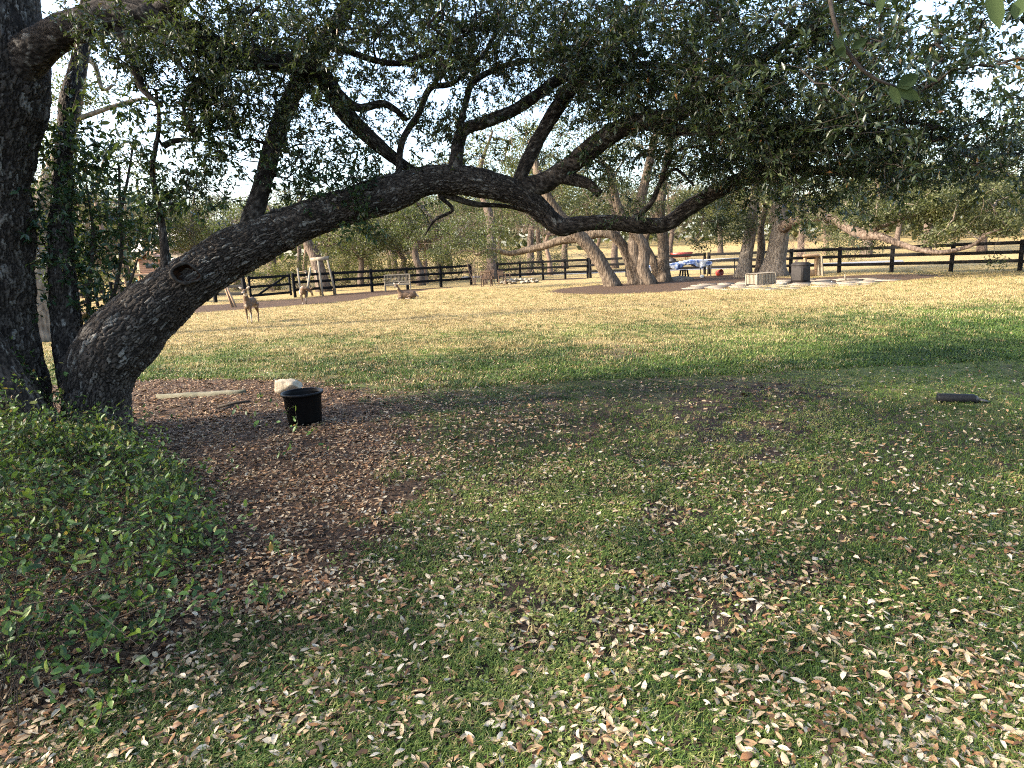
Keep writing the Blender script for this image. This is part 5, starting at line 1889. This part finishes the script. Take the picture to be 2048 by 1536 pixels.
def playset():
    x0 = at(305, 560, 35.4)[0]
    root = thing('playset', (x0, 35.4, 0), 'red brown wooden playset with gabled cabin and teal slide', 'playset', rz=R(14))
    W, D, zd = 1.25, 1.2, 1.62
    for sx in (-1, 1):
        for sy in (-1, 1):
            board('post', root, (sx * W / 2 - .15, sy * D / 2, zd / 2), (.10, .10, zd), M['wood_red'])
    board('deck', root, (-.15, 0, zd + .03), (W + .15, D + .1, .06), M['wood_red'])
    board('deck_beam', root, (-.45, -D / 2 - .07, zd - .02), (W + .9, .05, .12), M['wood_tan'])
    cx = .12
    for k in range(6):
        board('wall_plank', root, (cx, -D / 2, zd + .13 + k * .112), (1.0, .03, .106), M['wood_red'])
    for s in (-1, 1):
        board('side_wall', root, (cx + s * .485, 0, zd + .40), (.03, D - .04, .68), M['wood_red'])
    board('back_wall', root, (cx, D / 2, zd + .40), (.94, .03, .68), M['wood_red'])
    board('window', root, (cx + .05, -D / 2 - .018, zd + .42), (.46, .02, .22), M['glass_dark'])
    for s in (-1, 1):
        obj('roof_panel', MB().bar((cx, 0, zd + 1.18), (cx + s * .66, 0, zd + .72), D + .3, .04), M['wood_red'], root, world_coords=False)
        obj('gable_trim', MB().bar((cx, -D / 2 - .17, zd + 1.15), (cx + s * .66, -D / 2 - .17, zd + .69), .04, .10), M['wood_tan'], root, world_coords=False)
    board('gable_post', root, (cx, -D / 2 - .15, zd + .98), (.05, .03, .26), M['wood_tan'])
    # trough slide
    n = 14
    V, F = [], []
    for i in range(n):
        t = i / (n - 1)
        y, z = -D / 2 - .1 - t * 1.7, 1.15 * (1 - t) ** 1.25 + .12
        for (xx, dz) in ((-.30, .16), (-.27, .02), (0, 0), (.27, .02), (.30, .16)):
            V.append((-.25 + xx, y, z + dz))
    for i in range(n - 1):
        for k in range(4):
            F.append([i * 5 + k, i * 5 + 5 + k, i * 5 + 6 + k, i * 5 + 1 + k])
    o = obj('slide', MB().add(V, np.array(F)), M['teal'], root, True, world_coords=False)
    sm = o.modifiers.new('t', 'SOLIDIFY')
    sm.thickness = .03
    board('rail', root, (-.72, -D / 2, zd * .62), (.9, .04, .09), M['wood_tan'])
    board('post', root, (-1.15, -D / 2, zd / 2), (.09, .09, zd), M['wood_tan'])


playset()


def chair(loc, rz, label):
    root = thing('garden_chair', loc, label, 'chair', 'chairs by the stone ring', rz)
    for sx in (-1, 1):
        board('leg', root, (sx * .27, -.24, .30), (.05, .05, .60), M['wood_dark'])
        board('leg', root, (sx * .27, .24, .42), (.05, .05, .84), M['wood_dark'])
        board('arm', root, (sx * .27, -.01, .62), (.07, .54, .03), M['wood_dark'])
    for k in range(5):
        board('seat_slat', root, (0, -.22 + k * .10, .40), (.50, .08, .025), M['wood_dark'])
    board('top_rail', root, (0, .25, .83), (.56, .04, .07), M['wood_dark'])
    board('back_rail', root, (0, .25, .47), (.54, .035, .05), M['wood_dark'])
    for k in range(6):
        board('back_slat', root, (-.2 + k * .08, .25, .65), (.04, .02, .32), M['wood_dark'])
    return root


c = gnd(974, 573)
c1 = chair((c[0], c[1], 0), R(170), 'brown slat back garden chair left of the stone ring, back to the camera')
c2 = copy_tree(c1)
c = gnd(1006, 569)
c2.location, c2.rotation_euler = (c[0] + .1, c[1], 0), (0, 0, R(60))
c2['label'] = 'brown slat back garden chair closest to the pale stones'
c3 = copy_tree(c1)
c3.location, c3.rotation_euler = (c[0] - .9, c[1] + 2.0, 0), (0, 0, R(-20))
c3['label'] = 'farther garden chair behind the other two, by the twiggy shrub'

g = gnd(1038, 567)
stones = [rock('stone', (0, 0, 0), (.20, .16, .13), 30 + k, M['limestone']) for k in range(4)]
for k in range(26):
    s = stones[k] if k < 4 else stones[k % 4].copy()
    if k >= 4: COL.objects.link(s)
    a = k / 26 * 6.283 * 1.0
    if k < 18:
        s.location = (g[0] + .95 * math.cos(k / 18 * 6.283) + rng.normal(0, .08), g[1] + .2 + .75 * math.sin(k / 18 * 6.283), .08)
    else:
        s.location = (g[0] - .75 + (k - 18) * .23, g[1] - .35 + rng.normal(0, .1), .22)
    s.rotation_euler = (rng.uniform(-.3, .3), rng.uniform(-.3, .3), rng.uniform(0, 6.28))
    q = rng.uniform(.75, 1.15)
    s.scale = (q, q, q)
    tag(s, 'pale limestone chunk in the heaped stone ring beside the chairs', 'stone', 'pale stones heaped in a ring')


def bin_():
    c = gnd(1606, 566)
    root = thing('litter_bin', (c[0], c[1] + .25, 0), 'dark brown bin with rounded lid on the patio edge', 'bin', rz=R(31))
    W = .52
    b = MB().box((0, 0, .36), (W, W, .70), taper=.97)
    obj('body', b, M['bin'], root, world_coords=False)
    obj('base', MB().box((0, 0, .015), (W + .03, W + .03, .05)), M['bin'], root, world_coords=False)
    # barrel lid
    n = 12
    V, F = [], []
    for i in range(n + 1):
        a = math.pi * i / n
        for y in (-W / 2 - .01, W / 2 + .01):
            V.append(((W / 2 + .012) * -math.cos(a), y, .70 + .13 * math.sin(a)))
    for i in range(n):
        F.append([2 * i, 2 * i + 2, 2 * i + 3, 2 * i + 1])
    b = MB().add(V, [np.array(F), np.array([[2 * i for i in range(n + 1)][::-1]]), np.array([[2 * i + 1 for i in range(n + 1)]]), np.array([[0, 1, 2 * n + 1, 2 * n]])])
    obj('lid', b, M['bin'], root, world_coords=False)
    board('panel', root, (0, -W / 2 - .004, .36), (W - .12, .016, .50), M['bin'])
    board('panel', root, (-W / 2 - .004, 0, .36), (.016, W - .12, .50), M['bin'])


bin_()


def slat_box():
    c = gnd(1527, 570)
    root = thing('slatted_box', (c[0], c[1] + .3, 0), 'low weathered slatted wooden box with flat top on the flagstones', 'box', rz=R(20))
    W, D, H = .92, .62, .46
    for k in range(5):
        board('top_plank', root, (0, -D / 2 + (k + .5) * D / 5, H), (W + .08, D / 5 - .01, .03), M['wood_grey'])
    for sx in (-1, 1):
        for sy in (-1, 1):
            board('corner_post', root, (sx * W / 2, sy * D / 2, H / 2 - .01), (.06, .06, H - .02), M['wood_grey'])
    for k in range(11):
        for sy in (-1, 1):
            board('slat', root, (-W / 2 + (k + 1) * W / 12, sy * D / 2, H / 2 + .01), (.045, .02, H - .08), M['wood_grey'])
    for k in range(7):
        for sx in (-1, 1):
            board('slat', root, (sx * W / 2, -D / 2 + (k + 1) * D / 8, H / 2 + .01), (.02, .045, H - .08), M['wood_grey'])


slat_box()


def play_frame():
    c = gnd(1570, 549)
    root = thing('play_kitchen_frame', (c[0] - .2, 30.8, 0), 'tan boxy wooden frame with square opening between trunk and bin', 'wooden frame', rz=R(12))
    W, H = .72, .92
    for sx in (-1, 1):
        board('upright', root, (sx * (W / 2 - .06), 0, H / 2), (.12, .10, H), M['wood_tan'])
    board('top_beam', root, (0, 0, H + .05), (W + .06, .22, .14), M['wood_tan'])
    board('lower_panel', root, (0, 0, .17), (W - .24, .08, .30), M['wood_tan'])
    board('leaning_side', root, (W / 2 + .18, .05, H / 2), (.08, .42, H + .05), M['wood_grey'], (0, R(-7), 0))
    board('back_board', root, (-.08, .30, .55), (.16, .03, .80), M['wood_tan'])
    board('foot', root, (0, .16, .03), (W, .4, .06), M['wood_tan'])


play_frame()


def table(x0, x1, y, h, label, rz=0, legs=None):
    W = x1 - x0
    root = thing('folding_table', ((x0 + x1) / 2, y, 0), label, 'table', rz=rz)
    obj('tabletop', MB().box((0, 0, h), (W, .72, .045)), M['white'], root, world_coords=False)
    for sx in (-1, 1):
        for sy in (-1, 1):
            obj('leg', MB().bar((sx * (W / 2 - .22), sy * .28, h - .02), (sx * (W / 2 - .18), sy * .30, 0), .035), M['metal_dark'], root, world_coords=False)
    return root


def U(u, Y): return float(at(u, 520, Y)[0])


table(U(1296, 35.2), U(1412, 35.2), 35.2, .74, 'long folding table under the blue and white tarp')
table(U(1412, 36.6), U(1480, 36.6), 36.6, .92, 'bare folding table right of the tarp covered one')


def tarp():
    x0, x1, y0 = U(1292, 35.2), U(1420, 35.2), 35.2
    nx, ny = 70, 26
    s = np.linspace(0, 1, nx)
    t = np.linspace(-1, 1, ny)
    S, T = np.meshgrid(s, t, indexing='ij')
    x = x0 + (x1 - x0) * S
    over = np.maximum(np.abs(T) - .62, 0)
    y = y0 + np.clip(T, -.62, .62) * .62 + np.sign(T) * over * .12
    bulk = .16 * sstep(.35, .72, S) * (1 - sstep(.84, 1.0, S)) + .05 * sstep(.05, .2, S)
    z = .775 + bulk * (1 - (T * .8) ** 2) - over * (.55 + .3 * np.sin(S * 17))
    w = fbm(np.stack([S.ravel() * 26, T.ravel() * 3, S.ravel() * 0], 1), 3, 12).reshape(nx, ny)
    z = z + .045 * np.abs(w) * (1 + over)
    y = y + w * over * .18
    V = np.stack([x, y, z], -1).reshape(-1, 3)
    i = np.arange(nx - 1)[:, None] * ny
    j = np.arange(ny - 1)[None]
    F = np.stack([i + j, i + ny + j, i + ny + j + 1, i + j + 1], -1).reshape(-1, 4)
    o = obj('tarp', MB().add(V - [x0, y0, 0], F), M['tarp'], None, True)
    o.location = (x0, y0, 0)
    o.modifiers.new('t', 'SOLIDIFY').thickness = .01
    tag(o, 'crumpled blue and white tarp draped over the long table', 'tarp')


tarp()


def stool():
    root = thing('stool', (U(1368, 33.6), 33.6, 0), 'small black plastic stool in front of the tarp covered table', 'stool', rz=R(12))
    obj('seat', MB().box((0, 0, .50), (.32, .32, .05), taper=.9), M['plastic_black'], root, world_coords=False)
    for sx in (-1, 1):
        for sy in (-1, 1):
            obj('leg', MB().bar((sx * .12, sy * .12, .48), (sx * .19, sy * .19, 0), .07), M['plastic_black'], root, world_coords=False)


stool()
c = (U(1357, 33.2), 33.2)
b = MB().ell((0, 0, 0), (.85, .45, .22), 30, 12, noise=.3, nf=3, seed=4)
o = obj('soil_heap', b, M['soil'], None, True)
o.location = (c[0], c[1], .0)
tag(o, 'low grey brown heap of soil under the stool and table', 'soil heap')


def bucket():
    root = thing('bucket', (U(1435, 36.0), 36.0, .16), 'small red bucket lying on its side under the bare table', 'bucket')
    b = MB().lathe([(0, 0), (.15, 0), (.18, .30), (.165, .30), (.14, .02), (0, .02)], 24)
    o = obj('body', b, M['red'], root, True, world_coords=False)
    o.rotation_euler = (R(80), 0, R(30))


bucket()
o = obj('ball', MB().ell((0, 0, 0), (.11, .12, .105), 20, 12, noise=.05), M['white'], None, True)
o.location = (U(1404, 34.0), 34.0, .105)
tag(o, 'small white ball on the ground near the red bucket', 'ball')


# flagstone patio
def patio():
    c = gnd(1500, 570)
    b = MB()
    root = thing('patio', (c[0], c[1], 0), None, None)
    del_keys = [k for k in root.keys()]
    tag(root, kind='structure')
    k = 0
    for iy in range(8):
        for ix in range(10):
            x = 7.2 + ix * .86 + rng.normal(0, .12) + (iy % 2) * .4
            y = 23.4 + iy * .86 + rng.normal(0, .10)
            edge = (x - 11.2) / 4.0
            if edge ** 2 + ((y - 26.2) / 3.2) ** 2 > 1.0: continue
            n = int(rng.integers(5, 8))
            a = np.sort(np.linspace(0, 6.283, n, endpoint=False) + rng.uniform(-.3, .3, n))
            r_ = .46 * rng.uniform(.75, 1.12, n)
            top = np.stack([r_ * np.cos(a), r_ * np.sin(a), np.full(n, .016) + rng.normal(0, .004)], 1)
            bot = top * [1.03, 1.03, 0] - [0, 0, .03]
            V = np.vstack([top, bot])
            j = np.arange(n)
            F = [j[None], np.stack([j, n + j, n + (j + 1) % n, (j + 1) % n], 1)]
            o = obj('flagstone', MB().add(V, F), M['flag'], root, world_coords=False)
            o.location = (x - c[0], y - c[1], g0(x, y))
            k += 1


patio()


def log():
    c = gnd(1700, 562)
    root = thing('fallen_branch', (c[0], c[1], 0), 'short pale branch with an upright stub on the mulch right of the bin', 'branch')
    obj('stick', MB().tube([(-.55, 0, .03), (0, .05, .06), (.55, -.05, .04)], np.array([.03, .045, .02]), 8), M['wood_grey'], root, True, world_coords=False)
    obj('stub', MB().tube([(-.18, .02, .05), (-.2, .03, .28)], np.array([.03, .022]), 8), M['wood_grey'], root, True, world_coords=False)


log()
c = gnd(1562, 569)
rock('stone', (c[0], c[1], .06), (.22, .14, .10), 61, M['limestone'], 'single pale stone on the patio between slatted box and bin', 'stone')


# ---------------------------------------------------------------- beyond the fence
def house(u, Y, W, D, H, rise, rz, label, wallm, roofm):
    x = at(u, 500, Y)[0]
    z0 = g0(x, Y)
    root = thing('house', (x, Y, z0), label, 'house', rz=rz)
    obj('wall', MB().box((0, 0, H / 2), (W, D, H)), wallm, root, world_coords=False)
    V = [(-W / 2 - .4, -D / 2 - .5, H), (W / 2 + .4, -D / 2 - .5, H), (W / 2 + .4, 0, H + rise), (-W / 2 - .4, 0, H + rise), (-W / 2 - .4, D / 2 + .5, H), (W / 2 + .4, D / 2 + .5, H)]
    o = obj('roof', MB().add(V, [np.array([[0, 1, 2, 3], [3, 2, 5, 4]]), np.array([[0, 3, 4], [1, 5, 2]])]), roofm, root, world_coords=False)
    o.modifiers.new('t', 'SOLIDIFY').thickness = .12
    for k in range(int(W // 2.2)):
        wx = -W / 2 + 1.3 + k * 2.2
        f = obj('window', MB().box((wx, -D / 2 - .03, H * .55), (1.1, .08, 1.2)), M['white'], root, world_coords=False)
        obj('pane', MB().box((wx, -D / 2 - .06, H * .55), (.92, .06, 1.02)), M['glass_dark'], f, world_coords=False)
    obj('door', MB().box((W / 2 - .8, -D / 2 - .03, 1.0), (.9, .07, 2.0)), M['wood_dark'], root, world_coords=False)


house(390, 84, 11, 8, 3.6, 3.4, R(-12), 'pale grey roofed house glimpsed through the leaves at the left', M['wood_grey'], M['roof'])
house(1795, 118, 12, 8, 2.5, 1.5, R(4), 'low cream house far behind the right fence', M['wood_grey'], M['roof'])


def red_cart():
    x, Y = U(1363, 62), 62.0
    root = thing('wheelbarrow', (x, Y, g0(x, Y)), 'red wheelbarrow in the brown field beyond the fence', 'wheelbarrow')
    obj('tray', MB().box((0, 0, .95), (1.5, .9, .45), taper=1.25), M['red'], root, world_coords=False)
    for sy in (-.35, .35):
        obj('handle', MB().bar((-.6, sy, .75), (1.7, sy, 1.0), .07), M['red'], root, world_coords=False)
        obj('leg', MB().bar((.5, sy, .75), (.55, sy, 0), .06), M['metal_dark'], root, world_coords=False)
    obj('wheel', MB().tube([(-.85, -.09, .35), (-.85, .09, .35)], .35, 20), M['metal_dark'], root, world_coords=False)


red_cart()

# a tree guard against leftovers: nothing may stay without a place
for me_ in [m_ for m_ in bpy.data.meshes if m_.users == 0]:
    bpy.data.meshes.remove(me_)
